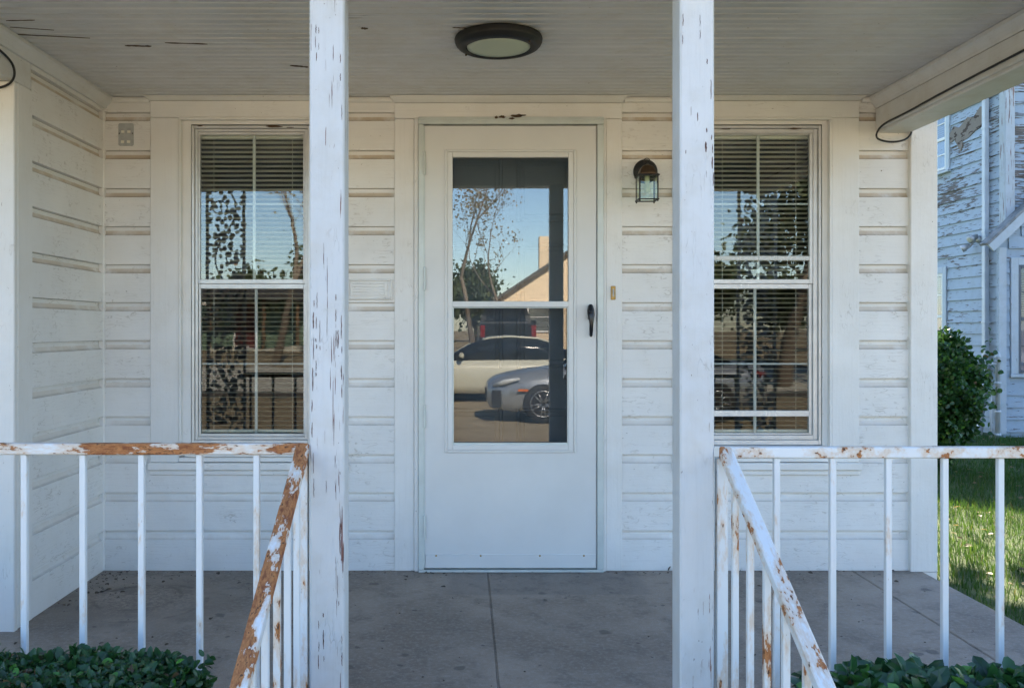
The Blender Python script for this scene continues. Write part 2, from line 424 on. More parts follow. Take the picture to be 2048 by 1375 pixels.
    def mesh(s, name, mat, origin=(0, 0, 0), recalc=True):
        me = bpy.data.meshes.new(name)
        me.from_pydata([(v[0] - origin[0], v[1] - origin[1], v[2] - origin[2]) for v in s.v], [], s.f)
        me.polygons.foreach_set('use_smooth', s.sm)
        if recalc:
            bm = bmesh.new(); bm.from_mesh(me)
            bmesh.ops.recalc_face_normals(bm, faces=bm.faces); bm.to_mesh(me); bm.free()
        me.materials.append(mat)
        return me
    def centre(s):
        a = np.array(s.v); lo, hi = a.min(0), a.max(0)
        return ((lo[0] + hi[0]) / 2, (lo[1] + hi[1]) / 2, lo[2])
    def build(s, name, mat, parent=None, label=None, recalc=True):
        c = s.centre()
        return place(name, s.mesh(name, mat, c, recalc), c, parent, label)
def place(name, me, loc, parent=None, label=None):
    o = bpy.data.objects.new(name, me); COL.objects.link(o)
    loc = Vector(loc); WORLD[o.name] = loc
    if parent is not None:
        o.parent = parent; o.location = loc - WORLD[parent.name]
    else: o.location = loc
    if label: o['label'] = label
    return o
def thing(name, loc, label, cat, group=None, parent=None):
    o = place(name, None, loc, parent)
    o.empty_display_size = .1
    return tag(o, label, cat, group)
def tag(o, label=None, cat=None, group=None, kind=None):
    if label: o['label'] = label
    if cat: o['category'] = cat
    if group: o['group'] = group
    if kind: o['kind'] = kind
    return o
FX = lambda u, v, t: (t, u, v)      # profile in y/z, run along x
FY = lambda u, v, t: (u, t, v)      # profile in x/z, run along y
FZ = lambda u, v, t: (u, v, t)      # profile in x/y, run along z

def fast_mesh(name, verts, quads, mat, smooth=False):
    me = bpy.data.meshes.new(name)
    nv, nf = len(verts), len(quads)
    me.vertices.add(nv); me.vertices.foreach_set('co', verts.astype(np.float32).ravel())
    k = quads.shape[1]
    me.loops.add(nf * k); me.loops.foreach_set('vertex_index', quads.astype(np.int32).ravel())
    me.polygons.add(nf); me.polygons.foreach_set('loop_start', np.arange(0, nf * k, k, dtype=np.int32))
    me.update(calc_edges=True); me.validate()
    me.materials.append(mat)
    return me
def unit(a): return a / (np.linalg.norm(a, axis=1, keepdims=True) + 1e-9)
LEAF = np.array([(0, 0, 0), (.20, .12, .06), (.33, .45, .09), (.24, .80, .02), (0, 1, -.12), (-.24, .80, .02), (-.33, .45, .09), (-.20, .12, .06), (0, .47, .0)])
LEAF_Q = np.array([(0, 1, 2, 8), (8, 2, 3, 4), (4, 5, 6, 8), (8, 6, 7, 0)])
def leaves(name, pos, axis, nor, size, mat, wid=1.0):
    n = len(pos); axis = unit(axis); side = unit(np.cross(axis, nor)); nor = np.cross(side, axis)
    L = LEAF[None] * np.array([wid, 1, 1]); sz = size[:, None, None]
    v = pos[:, None] + sz * (L[..., 0:1] * side[:, None] + L[..., 1:2] * axis[:, None] + L[..., 2:3] * nor[:, None])
    q = ((np.arange(n) * 9)[:, None, None] + LEAF_Q[None]).reshape(-1, 4)
    return fast_mesh(name, v.reshape(-1, 3), q, mat)

# ------------------------------------------------------------------ ground, street
def gz(y):
    if y > -19: return -.5
    return -.5 + min(-19 - y, 8.5) * .07
gb = MB()
ys = [400, 40, 12, 0, -6, -12, -16, -19, -21, -23, -25, -27.5, -40, -80, -400]
for a, b in zip(ys[:-1], ys[1:]):
    gb.add([(-400, a, gz(a)), (400, a, gz(a)), (400, b, gz(b)), (-400, b, gz(b))], [(0, 1, 2, 3)])
tag(gb.build('ground', M['ground']), kind='structure')
rb = MB()
ry = [-17, -19, -21, -23, -24.5]
for a, b in zip(ry[:-1], ry[1:]):
    rb.add([(-120, a, gz(a) + .006), (120, a, gz(a) + .006), (120, b, gz(b) + .006), (-120, b, gz(b) + .006)], [(0, 1, 2, 3)])
ry = [-24.5, -26, -27.5, -33]
for a, b in zip(ry[:-1], ry[1:]):
    rb.add([(-4.2, a, gz(a) + .006), (6.5, a, gz(a) + .006), (6.5, b, gz(b) + .006), (-4.2, b, gz(b) + .006)], [(0, 1, 2, 3)])
tag(rb.build('street', M['street']), kind='structure')
kb = MB().box(-120, 120, -16.98, -16.80, -.6, -.36, .02)
tag(kb.build('kerb', M['shingle']), kind='structure')  # dark colour stands in for the kerb's strip of shadow

# ------------------------------------------------------------------ porch floor
XL, XR = -1.69, 2.17          # left side wall, right house corner
YF = -1.96                    # porch front edge
YP = sy(538)                  # front face of the projecting room on the left
CEIL = EYE + 1.067
pf = thing('porch_floor', (0, YF / 2, -.5), None, None)
tag(pf, kind='structure')
for a, b in ((-1.95, .1031), (.1058, 1.786), (1.789, 2.105)):
    x0 = max(a, -1.95)
    mb = MB().box(x0, b, YF, .0, -.09, 0, .004)
    mb.build('concrete_slab', M['concrete'], pf)
for xj in (.1045, 1.7875): MB().box(xj - .0011, xj + .0011, YF + .01, -.01, -.05, -.0010).build('joint_filler', M['concrete'], pf)
mb = MB().box(-1.93, 2.085, YF + .02, -.01, -.6, -.092)
mb.build('foundation', M['concrete'], pf)
st = thing('porch_steps', (.13, -2.4, -.5), None, None); tag(st, kind='structure')
for i in range(3):
    MB().box(-.40, .655, YF - .28 * (i + 1), YF - .28 * i - .003, -.5, -.125 * (i + 1), .006).build('step', M['concrete'], st)

# ------------------------------------------------------------------ the house
house = thing('house', (.2, .1, -.5), 'white clapboard house with covered front porch, storm door and two windows', 'house')
H = 75.6 / S0                                        # siding exposure
Z_TOP = [wz(y) for y in (227, )][0]                  # first joint below the ceiling
JOINTS = [Z_TOP - H * k for k in range(0, 13)]       # joint heights

# window / door layout in photo pixels on the back wall
WIN = [dict(c0=305, c1=693, f0=383, f1=620, g0=398, g1=604, mx=(505, 508)),
       dict(c0=1343, c1=1713, f0=1408, f1=1643, g0=1429, g1=1622, mx=(1521, 1516))]
D_C0, D_C1 = 790, 1242
W_SILL = wz(922)

def siding_mesh(name, length, axis, mat, h=H):
    """one drop-siding board, profile (out, z): flat face, cove along the top; origin at its lower left"""
    d0, d1, ch_ = .001, .0225, .036
    cove = [(d0 + (d1 - d0) * (1 - math.cos(t)), h - .0045 - ch_ * math.sin(t)) for t in [math.pi / 2 * i / 8 for i in range(9)]]
    zc = h - .0045 - ch_
    fn = (lambda u, v, t: (t, -u, v)) if axis == 'X' else (lambda u, v, t: (u, -t, v))
    mb = MB()
    mb.chains([(cove[::-1], True)], fn, 0, length)
    nc = len(mb.f)
    mb.chains([([(.0, .0005), (d1 - .0015, .0005)], False), ([(d1 - .0015, .0005), (d1, .002)], False), ([(d1, .002), (d1, zc)], False),
               ([cove[0], (d0, h - .0008)], False), ([(d0, h - .0008), (0, h - .0008)], False)], fn, 0, length)
    prof = [(0, .0005), (d1, .0005)] + cove[::-1] + [(0, h - .0008)]
    for t in (0, length):
        mb.add([fn(u, v, t) for u, v in prof], [tuple(range(len(prof)))])
    me = mb.mesh(name, mat)
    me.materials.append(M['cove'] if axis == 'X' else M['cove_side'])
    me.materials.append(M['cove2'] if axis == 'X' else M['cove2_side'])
    for i in range(6): me.polygons[i].material_index = 1 if i < 3 else 2  # darkest at the lip, then paler: shade painted as a gradient
    return me
SM = {}
def siding(x0, x1, z, axis='X', y=0.0, x=0.0, h=H, mat=None):
    key = (round(x1 - x0, 4), axis, round(h, 4))
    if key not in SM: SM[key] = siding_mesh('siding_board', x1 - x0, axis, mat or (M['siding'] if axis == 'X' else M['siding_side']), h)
    loc = (x0, y, z) if axis == 'X' else (x, y, z)
    return place('siding_board', SM[key], loc, house)
sec_full = [(XL + .002, wx(305) + .002), (wx(693) - .002, wx(D_C0) + .002), (wx(D_C1) - .002, wx(1343) + .002), (wx(1713) - .002, wx(1812) + .002)]
sec_low = [(XL + .002, wx(D_C0) + .002), (wx(D_C1) - .002, wx(1812) + .002)]
# topmost partial course up to the ceiling
for a, b in sec_full:
    siding(a, b, JOINTS[0], h=CEIL - .002 - JOINTS[0] + .034)
for k in range(12):
    z = JOINTS[k + 1]
    zb = z
    if z > W_SILL - .01: secs = sec_full
    else: secs = sec_low
    if k == 11: continue
    for a, b in secs: siding(a, b, z)
zl = JOINTS[11]
for a, b in sec_low: siding(a, b, .0, h=zl)
# left side wall (runs in depth)
YS0, YS1 = -.002, YP + .115
for k in range(-1, 12):
    z = JOINTS[k + 1]
    hh = CEIL - .002 - JOINTS[0] + .034 if k == -1 else H
    if k == 11: z, hh = 0, zl
    elif z < 0: continue
    siding(0, YS0 - YS1, z, 'Y', YS0, XL, hh)

# sheathing / rooms behind the boards, walls with openings
def wallbox(x0, x1, y0, y1, z0, z1): MB().box(x0, x1, y0, y1, z0, z1).build('wall', M['dark'], house)
zt = 2.75
T = .14
wo = [(wx(w['f0']) - .01, wx(w['f1']) + .01, wz(888) - .01, wz(250) + .01) for w in WIN]
do = (wx(836) - .002, wx(1205) + .002, -.02, wz(238))
wallbox(XL - .14, wo[0][0], .001, T, -.5, zt)
wallbox(wo[0][1], do[0], .001, T, -.5, zt)
wallbox(do[1], wo[1][0], .001, T, -.5, zt)
wallbox(wo[1][1], XR - .003, .001, T, -.5, zt)
for a in wo:
    wallbox(a[0], a[1], .001, T, a[3], zt); wallbox(a[0], a[1], .001, T, -.5, a[2])
wallbox(do[0], do[1], .001, T, do[3], zt); wallbox(do[0], do[1], .001, T, -.5, -.021)
HB = 9.0
wallbox(XR - T, XR - .003, T + .001, HB, -.5, zt)
wallbox(-6.2, XR - T - .001, HB - T, HB, -.5, zt)
wallbox(-6.2, -6.2 + T, YP + T, HB - T - .001, -.5, zt)
wallbox(XL - .14, XL - .001, YP + T, .0, -.5, zt)
wallbox(-6.2, XL - .002, YP + .003, YP + T - .001, -.5, zt)
wallbox(-6.0, XR - T - .002, 3.2, 3.3, -.02, 2.5)
MB().box(-6.05, XR - T - .002, T + .001, HB - T - .001, -.05, -.022).build('interior_floor', M['dark'], house)
MB().box(-6.05, XR - T - .002, T + .001, HB - T - .001, 2.5, 2.54).build('interior_ceiling', M['dark'], house)
for k in range(12):      # siding of the projecting front room, facing the street
    siding(-6.2, XL - .125, JOINTS[k + 1] if JOINTS[k + 1] > 0 else 0, y=YP + .002)
for k in range(14):      # right side of the house
    z = JOINTS[0] + H - H * k
    if z < -.5: continue
    me_key = 'sideR'
    if me_key not in SM: SM[me_key] = siding_mesh('siding_board', HB - .15, 'Y', M['siding_side'])
    place('siding_board', SM[me_key], (XR - .003, HB, z), house)

# roofs
roof = MB().prism([(-1.0, 2.56), (4.4, 5.1), (9.6, 2.56), (9.6, 2.68), (4.4, 5.24), (-1.0, 2.68)], FX, -6.6, XR + .35).build('roof', M['shingle'], house)
for xg in (-6.19, XR - .15):
    MB().prism([(.0, 2.752), (9.0, 2.752), (4.4, 5.05)], FX, xg, xg + .1).build('gable_wall', M['siding'], house)
MB().prism([(-2.15, 2.37), (.1, 2.62), (.1, 2.70), (-2.15, 2.45)], FX, -6.6, XR + .33).build('porch_roof', M['shingle'], house)

# corner boards
MB().box(wx(1812), XR, -.045, .12, .0, CEIL - .003, .003).build('corner_board', M['trim_v'], house)
MB().box(wx(1812) + .002, XR - .002, -.043, .12, -.5, -.002).build('corner_board', M['trim_v'], house)
MB().box(XL - .001, XL + .028, YP + .001, YP + .115, .001, 2.0285, .003).build('corner_board', M['trim_v'], house)
MB().box(XL - .13, XL + .028, YP - .028, YP, -.03, 2.028, .003).build('corner_board', M['trim_v'], house)
MB().box(XL + .001, XL + .0265, -.032, -.004, .001, CEIL - .06, .004).build('corner_bead', M['trim_v'], house)
# crown along the side wall / left beam, and small bed mould along the back wall
crown = [(0, 0), (.012, 0), (.018, .012), (.036, .030), (.046, .036), (.046, .05), (0, .05)]
MB().prism([(XL + .0230 + u, CEIL - .052 + v) for u, v in crown], FY, YF + .16, -.003).build('crown_moulding', M['trim_y'], house)
for a, b in ((XL + .05, wx(303)), (wx(697), wx(786)), (wx(1247), wx(1340)), (wx(1718), wx(1750))):
    MB().prism([(-.0220, CEIL - .026), (-.036, CEIL - .024), (-.040, CEIL - .012), (-.036, CEIL - .002), (-.0220, CEIL - .002)], FX, a, b).build('bed_moulding', M['trim_h'], house)

# ceiling boards: beaded boards running along x
bw = .102
def ceil_mesh():
    c = [(0, .0145), (.0015, .0145), (.0055, 0), (.041, 0), (.0455, .011), (.0490, .0005), (.0515, -.0010), (.0540, .0005), (.0575, .011), (.062, 0), (.0970, 0), (.1005, .011), (bw, .011)]
    c = [(-u, v) for u, v in c]
    x0, x1 = XL - .12, 2.0
    mb = MB().chains([(c, False)], lambda u, v, t: (t, u, v), 0, x1 - x0)
    mb.chains([([(0, .0145), (-bw, .0145)], False)], lambda u, v, t: (t, u, v + .001), 0, x1 - x0)
    return mb.mesh('ceiling_board', M['ceiling'])
cme = ceil_mesh()
pc = MB().box(XL - .12, 2.0, YF - .1, -.002, CEIL + .0165, CEIL + .06).build('porch_ceiling', M['ceiling'], house)
for k in range(20):
    o = place('ceiling_board', cme, (XL - .12, -.0015 - k * bw, CEIL), pc)

# beams
def beam(x0, x1, y0, y1, z0, z1, mat): return MB().box(x0, x1, y0, y1, z0, z1, .004).build('porch_beam', mat, house)
bR0, bR1, bZ = 1.907, 2.052, 2.018
beam(bR0, bR1, YF + .12, -.0195, bZ, CEIL - .001, M['trim_y'])
MB().box(bR0 - .014, bR0 - .001, YF + .13, -.025, bZ + .012, CEIL - .055, .003).build('beam_facing', M['trim_y'], house)
MB().prism([(bR0 - .001 - u, CEIL - .053 + v) for u, v in crown], FY, YF + .16, -.024).build('crown_moulding', M['trim_y'], house)
beam(XL - .13, XL + .0228, YF + .12, YP + .113, bZ + .013, CEIL - .001, M['trim_y'])
beam(-6.2, 2.2, YF, YF + .118, 2.06, 2.35, M['trim_h'])

# porch posts
SP = 775.0
YPST = sy(SP)
def post(px0, px1, mat, lab):
    x0, x1 = wx(px0, SP), wx(px1, SP)
    mb = MB().box(x0, x1, YPST, YPST + (x1 - x0), .0, 2.058, .0045)
    return mb.build('porch_post', mat, house, lab)
pl_ = post(618.5, 688.5, M['post'], 'porch post with long brown cracks in its paint')
pr_ = post(1360, 1429, M['post_clean'], 'porch post with fairly sound paint')
M['crack'] = simple('bare_red_brown_wood', (0.10, 0.045, 0.034), .9, 0, .35, 120)
def crack_line(parent, px, ya, yb, w, seed, drift=0.0):
    r = random.Random(seed); mb = MB(); y = ya
    while y < yb:
        L = r.uniform(7, 48); y2 = min(y + L, yb); n_ = 7; ww = w * r.uniform(.5, 1.15); x0 = px + drift * (y - ya) / (yb - ya) + r.uniform(-1.0, 1.0)
        lft, rgt = [], []
        for k in range(n_ + 1):
            t = k / n_; yy = y + (y2 - y) * t; xx = x0 + r.uniform(-.5, .5); h_ = ww * .5 * (math.sin(math.pi * min(max(t, .06), .94)) ** .5) * r.uniform(.6, 1.1)
            lft.append((wx(xx - h_, SP), wz(yy, SP))); rgt.append((wx(xx + h_, SP), wz(yy, SP)))
        mb.prism(lft + rgt[::-1], lambda u, v, t: (u, t, v), YPST - .0009, YPST + .002)
        y = y2 + r.uniform(3, 26)
    mb.build('paint_crack', M['crack'], parent)['kind'] = 'stuff'
for k, (px, ya, yb, w, dr) in enumerate(((627.5, 600, 726, 2.2, -1), (633, 585, 752, 2.2, -1), (672.5, 588, 708, 1.9, -1), (682.5, 630, 795, 2.0, 1.5), (625, 735, 880, 2.2, -2), (639, 640, 700, 1.3, 0), (677, 660, 712, 2.2, 0),
                                      (631, 50, 125, 1.9, 2), (637, 55, 100, 1.4, 0), (680.5, 108, 162, 2.0, 1), (683, 210, 240, 1.4, 0), (626, 905, 1010, 1.8, 3), (681, 1040, 1120, 2.0, 1), (646, 1225, 1345, 2.2, 2), (637, 1240, 1340, 1.8, 0),
                                      (676, 1150, 1210, 1.6, 1), (652, 960, 985, 1.2, 0), (684, 1270, 1330, 2.0, 0))): crack_line(pl_, px, ya, yb, w, 100 + k, dr)
for k, (px, ya, yb, w, dr) in enumerate(((1413, 256, 304, 4.5, -1), (1424, 270, 345, 2.6, 1), (1422, 160, 215, 1.8, 1), (1414, 118, 132, 2, 0), (1400, 30, 78, 1.4, 1), (1366, 28, 90, 1.5, 0), (1371, 300, 312, 2.4, 0), (1426, 345, 372, 1.6, 0), (1396, 225, 242, 2, 0))):
    crack_line(pr_, px, ya, yb, w, 200 + k, dr)

# ---- windows
def frame_ring(mb, x0, x1, z0, z1, w, y0, y1, c=.002, wb=None, wt=None):
    wb = wb or w; wt = wt or w
    mb.box(x0, x0 + w, y0, y1, z0, z1, c); mb.box(x1 - w, x1, y0, y1, z0, z1, c)
    mb.box(x0 + w + .0005, x1 - w - .0005, y0, y1, z1 - wt, z1, c); mb.box(x0 + w + .0005, x1 - w - .0005, y0, y1, z0, z0 + wb, c)
    return mb
def window(w, storm):
    f0, f1 = wx(w['f0']), wx(w['f1']); g0, g1 = wx(w['g0']), wx(w['g1'])
    zt_, zb_ = wz(251), wz(889)
    wy = .012                                             # front face of the aluminium frame
    mb = MB()
    frame_ring(mb, f0, f1, zb_, zt_, .012, wy - .012, wy + .07, .0015, .022, .012)
    win = mb.build('window', M['alu'], house)
    fw = g0 - f0 - .012
    # inner aluminium frame around both lights
    mb = MB(); frame_ring(mb, f0 + .013, f1 - .013, zb_ + .023, zt_ - .013, fw * .55, wy, wy + .05, .0015)
    mb.build('frame', M['alu'], win)
    a0, a1 = f0 + .013 + fw * .55 + .001, f1 - .013 - fw * .55 - .001
    zt2, zb2 = zt_ - .013 - fw * .55 - .001, zb_ + .023 + fw * .55 + .001
    zm = wz(568)
    mb = MB(); frame_ring(mb, a0, a1, zm + .003, zt2, g0 - a0, wy + .004, wy + .026, .0012, .020, zt2 - wz(268))
    mb.build('upper_sash', M['alu'], win)
    mb = MB(); frame_ring(mb, a0, a1, zb2, zm + .002, g0 - a0, wy + .012, wy + .036, .0012, max(.008, wz(868) - zb2), .022)
    mb.build('lower_sash', M['alu'], win)
    zu0, zu1, zl0, zl1 = zm + .022, wz(268), wz(868), zm - .019
    MB().box(g0, g1, wy + .012, wy + .016, zu0, zu1).build('pane', M['glass_win'], win)
    MB().box(g0, g1, wy + .022, wy + .026, zl0, zl1).build('pane', M['glass_scr'], win)
    for k, (z0, z1, yy) in enumerate(((zu0, zu1, wy + .020), (zl0, zl1, wy + .030))):
        mx = wx(w['mx'][k])
        MB().box(mx - .007, mx + .007, yy, yy + .008, z0, z1, .002).build('muntin', M['grid'], win)
        zc = wz((406, 728)[k])
        MB().box(g0, g1, yy + .0005, yy + .0075, zc - .0045, zc + .0045, .002).build('muntin', M['grid'], win)
    if storm:
        MB().box(g0, g1, wy + .004, wy + .011, wz(520), wz(511), .002).build('storm_rail', M['grid'], win)
        MB().box(g0, g1, wy + .004, wy + .020, wz(833), wz(821), .002).build('storm_rail', M['alu'], win)
    # wooden casing
    c0, c1 = wx(w['c0']), wx(w['c1'])
    cw = .132 if not storm else .128
    zc0 = W_SILL
    i0, i1 = c0 + cw, c1 - cw if not storm else c1 - cw
    i0 = min(i0, f0 - .014); i1 = max(i1, f1 + .014)
    zh = wz(238)
    MB().box(c0, i0, -.031, .0, zc0, zh - .001, .003).build('casing', M['trim_v'], win)
    MB().box(i1, c1, -.031, .0, zc0, zh - .001, .003).build('casing', M['trim_v'], win)
    MB().box(c0, c1, -.033, .0, zh, wz(205), .003).build('casing', M['trim_h'], win)
    # jamb stops inside the casing
    MB().box(i0 + .0005, i0 + .011, -.036, .004, zc0 + .03, zh - .012, .002).build('stop', M['trim_v'], win)
    MB().box(i1 - .011, i1 - .0005, -.036, .004, zc0 + .03, zh - .012, .002).build('stop', M['trim_v'], win)
    MB().box(i0 + .0005, i1 - .0005, -.036, .004, zh - .011, zh - .0005, .002).build('stop', M['trim_h'], win)
    MB().box(i0 + .0005, f0 - .001, -.008, .0006, zc0 + .03, zh - .001).build('jamb', M['trim_v'], win)
    MB().box(f1 + .001, i1 - .0005, -.008, .0006, zc0 + .03, zh - .001).build('jamb', M['trim_v'], win)
    MB().box(f0 - .0005, f1 + .0005, -.008, .0006, wz(250) + .001, zh - .001).build('jamb', M['trim_h'], win)
    # head cap with returned ends
    e = .018
    top = [(c0 - e, -.064), (c1 + e, -.064), (c1 + e, -.001), (c0 - e, -.001)]
    bot = [(c0 - .002, -.035), (c1 + .002, -.035), (c1 + .002, -.001), (c0 - .002, -.001)]
    z1, z0 = CEIL - .002, wz(205) + .001
    mid = [(b[0] * .55 + t_[0] * .45, b[1] * .35 + t_[1] * .65) for b, t_ in zip(bot, top)]
    vs = [(x, y, z0) for x, y in bot] + [(x, y, z0 + (z1 - z0) * .5) for x, y in mid] + [(x, y, z1 - .004) for x, y in top] + [(x, y, z1) for x, y in top]
    fs = [(0, 1, 2, 3), (15, 14, 13, 12)] + [(l * 4 + j, l * 4 + (j + 1) % 4, l * 4 + 4 + (j + 1) % 4, l * 4 + 4 + j) for l in range(3) for j in range(4)]
    MB().add(vs, fs).build('head_cap', M['trim_h'], win)
    # stool and apron
    MB().box(f0 - .02, f1 + .02, -.045, .02, wz(911), wz(890), .004).build('sill', M['trim_h'], win)
    MB().box(i0 + .001, i1 - .001, -.034, .001, wz(921), wz(912), .002).build('sill', M['trim_h'], win)
    MB().box(c0 - .006, c1 - .003 + .01, -.050, -.001, wz(937), W_SILL - .001, .004).build('apron', M['trim_h'], win)
    MB().box(c0 - .001, c1 + .002, -.036, -.001, wz(947), wz(937) - .001, .003).build('apron', M['trim_h'], win)
    return win, (g0, g1, zl0, zu1)
wins = [window(WIN[0], False), window(WIN[1], True)]

# ---- door
def zc_frustum(c0, c1):
    e = .018
    top = [(c0 - e, -.066), (c1 + e, -.066), (c1 + e, -.001), (c0 - e, -.001)]
    bot = [(c0 - .002, -.036), (c1 + .002, -.036), (c1 + .002, -.001), (c0 - .002, -.001)]
    z1, z0 = CEIL - .002, wz(209)
    mid = [(b[0] * .55 + t_[0] * .45, b[1] * .35 + t_[1] * .65) for b, t_ in zip(bot, top)]
    vs = [(x, y, z0) for x, y in bot] + [(x, y, z0 + (z1 - z0) * .5) for x, y in mid] + [(x, y, z1 - .004) for x, y in top] + [(x, y, z1) for x, y in top]
    fs = [(0, 1, 2, 3), (15, 14, 13, 12)] + [(l * 4 + j, l * 4 + (j + 1) % 4, l * 4 + 4 + (j + 1) % 4, l * 4 + 4 + j) for l in range(3) for j in range(4)]
    return MB().add(vs, fs)
dx0, dx1 = wx(850.5), wx(1190)            # storm door leaf
mb = MB()
a0, a1 = wx(838), wx(1204)
mb.box(a0, wx(849), -.052, -.010, .012, wz(254), .002); mb.box(wx(1191.5), a1, -.052, -.010, .012, wz(254), .002)
mb.box(a0 - .001, a1 + .001, -.054, -.010, wz(253.5), wz(239), .002)
mb.box(a0 - .002, a1 + .002, -.060, -.014, wz(246), wz(243), .001)
mb.box(a0, a1, -.056, .0, .001, .0115, .002)
dfr = mb.build('door_frame', M['alu_door'], house)
MB().box(wx(D_C0), wx(829), -.031, .0, .001, wz(241), .003).build('casing', M['trim_v'], dfr)
MB().box(wx(1210), wx(D_C1), -.031, .0, .001, wz(241), .003).build('casing', M['trim_v'], dfr)
MB().box(wx(D_C0), wx(D_C1), -.033, .0, wz(240.5), wz(209.5), .003).build('casing', M['trim_h'], dfr)
MB().box(wx(829) + .001, wx(838) - .001, -.040, -.001, .001, wz(241), .002).build('stop', M['trim_v'], dfr)
MB().box(wx(1204) + .001, wx(1210) - .001, -.040, -.001, .001, wz(241), .002).build('stop', M['trim_v'], dfr)
zc_frustum(wx(D_C0), wx(D_C1)).build('head_cap', M['trim_h'], dfr)
# leaf with a glazed opening
gx0, gx1, gz0, gz1 = wx(905), wx(1135), wz(893), wz(317)
zl0_, zl1_ = .018, wz(256)
mb = MB()
yd0, yd1 = -.044, -.012
o4 = [(dx0, zl0_), (dx1, zl0_), (dx1, zl1_), (dx0, zl1_)]; i4 = [(gx0 - .006, gz0 - .006), (gx1 + .006, gz0 - .006), (gx1 + .006, gz1 + .006), (gx0 - .006, gz1 + .006)]
vs = [(x, y, z) for y in (yd0, yd1) for (x, z) in o4 + i4]
fs = []
for k in range(4):
    k2 = (k + 1) % 4
    fs += [(k, k2, 4 + k2, 4 + k), (8 + k, 12 + k, 12 + k2, 8 + k2), (k, 8 + k, 8 + k2, k2), (4 + k, 4 + k2, 12 + k2, 12 + k)]
mb.add(vs, fs)
door = mb.build('storm_door', M['door'], house)
# raised glazing frame, mitred look by two steps
mb = MB(); frame_ring(mb, wx(890), wx(1150), wz(902), wz(303), .012, yd0 - .008, yd0 - .0005, .003)
mb.build('glazing_frame', M['door'], door)
mb = MB(); frame_ring(mb, wx(890) + .0125, wx(1150) - .0125, wz(902) + .0125, wz(303) - .0125, wx(905) - wx(890) - .0115, yd0 - .005, yd0 + .012, .002)
mb.build('glazing_frame', M['door'], door)
MB().box(gx0, gx1, yd0 - .006, yd0 + .010, wz(614), wz(603), .002).build('glazing_bar', M['door'], door)
mb = MB(); frame_ring(mb, gx0 + .001, gx1 - .001, gz0 + .001, wz(614.5), .0055, yd0 - .002, yd0 + .008, .001, .024, .004)
mb.build('screen_frame', M['alu_door'], door)
MB().box(gx0, gx1, yd0 + .012, yd0 + .016, wz(603), gz1).build('pane', M['glass_door'], door)
MB().box(gx0, gx1, yd0 + .012, yd0 + .016, gz0, wz(608)).build('pane', M['glass_low'], door)
# sweep, screws, hinges, handle
MB().box(dx0 + .004, dx1 - .004, yd0 - .006, yd0 - .0005, .020, wz(1102), .0015).build('door_sweep', M['door'], door)
for px in (873, 961, 1078, 1165):
    MB().lathe([(.0045, 0), (.004, -.0025), (.001, -.003)], (wx(px), yd0 - .006, wz(1105)), 'Y', 10).build('screw', M['brass'], door)
for z in (wz(330), wz(558), wz(830), wz(1048)):
    MB().box(dx0 - .006, dx0 + .004, yd0 - .016, yd0 - .001, z - .055, z + .055, .003).build('hinge', M['alu_door'], door)
MB().box(dx0 - .0045, dx0 + .0005, yd0 - .004, yd0 + .02, .02, wz(258)).build('hinge_rail', M['alu_door'], door)
hx = wx(1177); hzt, hzb = wz(609), wz(673)
mb = MB()
prof = [(.0, .006), (.05, .012), (.18, .0165), (.32, .0165), (.45, .012), (.6, .0095), (.8, .009), (.95, .008), (1, .004)]
vs = []; n = 14
for t, r in prof:
    z = hzt + (hzb - hzt) * t
    dep = .022 + .022 * math.sin(math.pi * min(1, max(0, (t - .1) / .9)))
    for j in range(n):
        a = 2 * math.pi * j / n
        vs.append((hx + r * math.cos(a) + .002 * t, yd0 - dep + (.012 + (.006 if t < .4 else 0)) * math.sin(a), z))
fs = [(i * n + j, i * n + (j + 1) % n, (i + 1) * n + (j + 1) % n, (i + 1) * n + j) for i in range(len(prof) - 1) for j in range(n)] + [tuple(range(n)), tuple(range((len(prof) - 1) * n, len(prof) * n))]
mb.add(vs, fs, True)
mb.box(hx - .010, hx + .010, yd0 - .024, yd0 - .0005, wz(640), wz(614), .004)
mb.lathe([(.007, 0), (.007, -.014), (.004, -.017)], (hx - .002, yd0 - .038, wz(624)), 'Y', 14)
mb.build('door_handle', M['black'], door)

# entry door behind the storm door
ey = .085
ed = MB().box(wx(846), wx(1196), ey, ey + .045, .005, wz(262)).build('entry_door', M['entry'], house)
ew0, ew1 = wx(846), wx(1196); wd = ew1 - ew0
for (fx0, fx1) in ((.13, .46), (.54, .87)):
    for (z0, z1) in ((.12, .74), (.93, 1.52), (1.62, 1.92)):
        mb = MB(); frame_ring(mb, ew0 + wd * fx0, ew0 + wd * fx1, z0, z1, .018, ey - .010, ey - .0005, .004)
        mb.box(ew0 + wd * fx0 + .035, ew0 + wd * fx1 - .035, ey - .007, ey - .0005, z0 + .035, z1 - .035, .005)
        mb.build('panel', M['entry'], ed)
MB().lathe([(.007, 0), (.007, -.004), (.004, -.006), (.001, -.006)], (wx(1015), ey - .001, wz(481)), 'Y', 14).build('peephole', M['galv'], ed)
MB().box(wx(838), wx(846) - .002, .0, ey + .05, .002, wz(262)).build('door_jamb', M['trim_v'], house)
MB().box(wx(1196) + .002, wx(1204), .0, ey + .05, .002, wz(262)).build('door_jamb', M['trim_v'], house)
MB().box(wx(838), wx(1204), .0, ey + .05, wz(262) + .002, wz(241)).build('door_jamb', M['trim_h'], house)
MB().box(wx(838), wx(1204), .0, ey + .05, -.018, .0005).build('threshold', M['trim_h'], house)

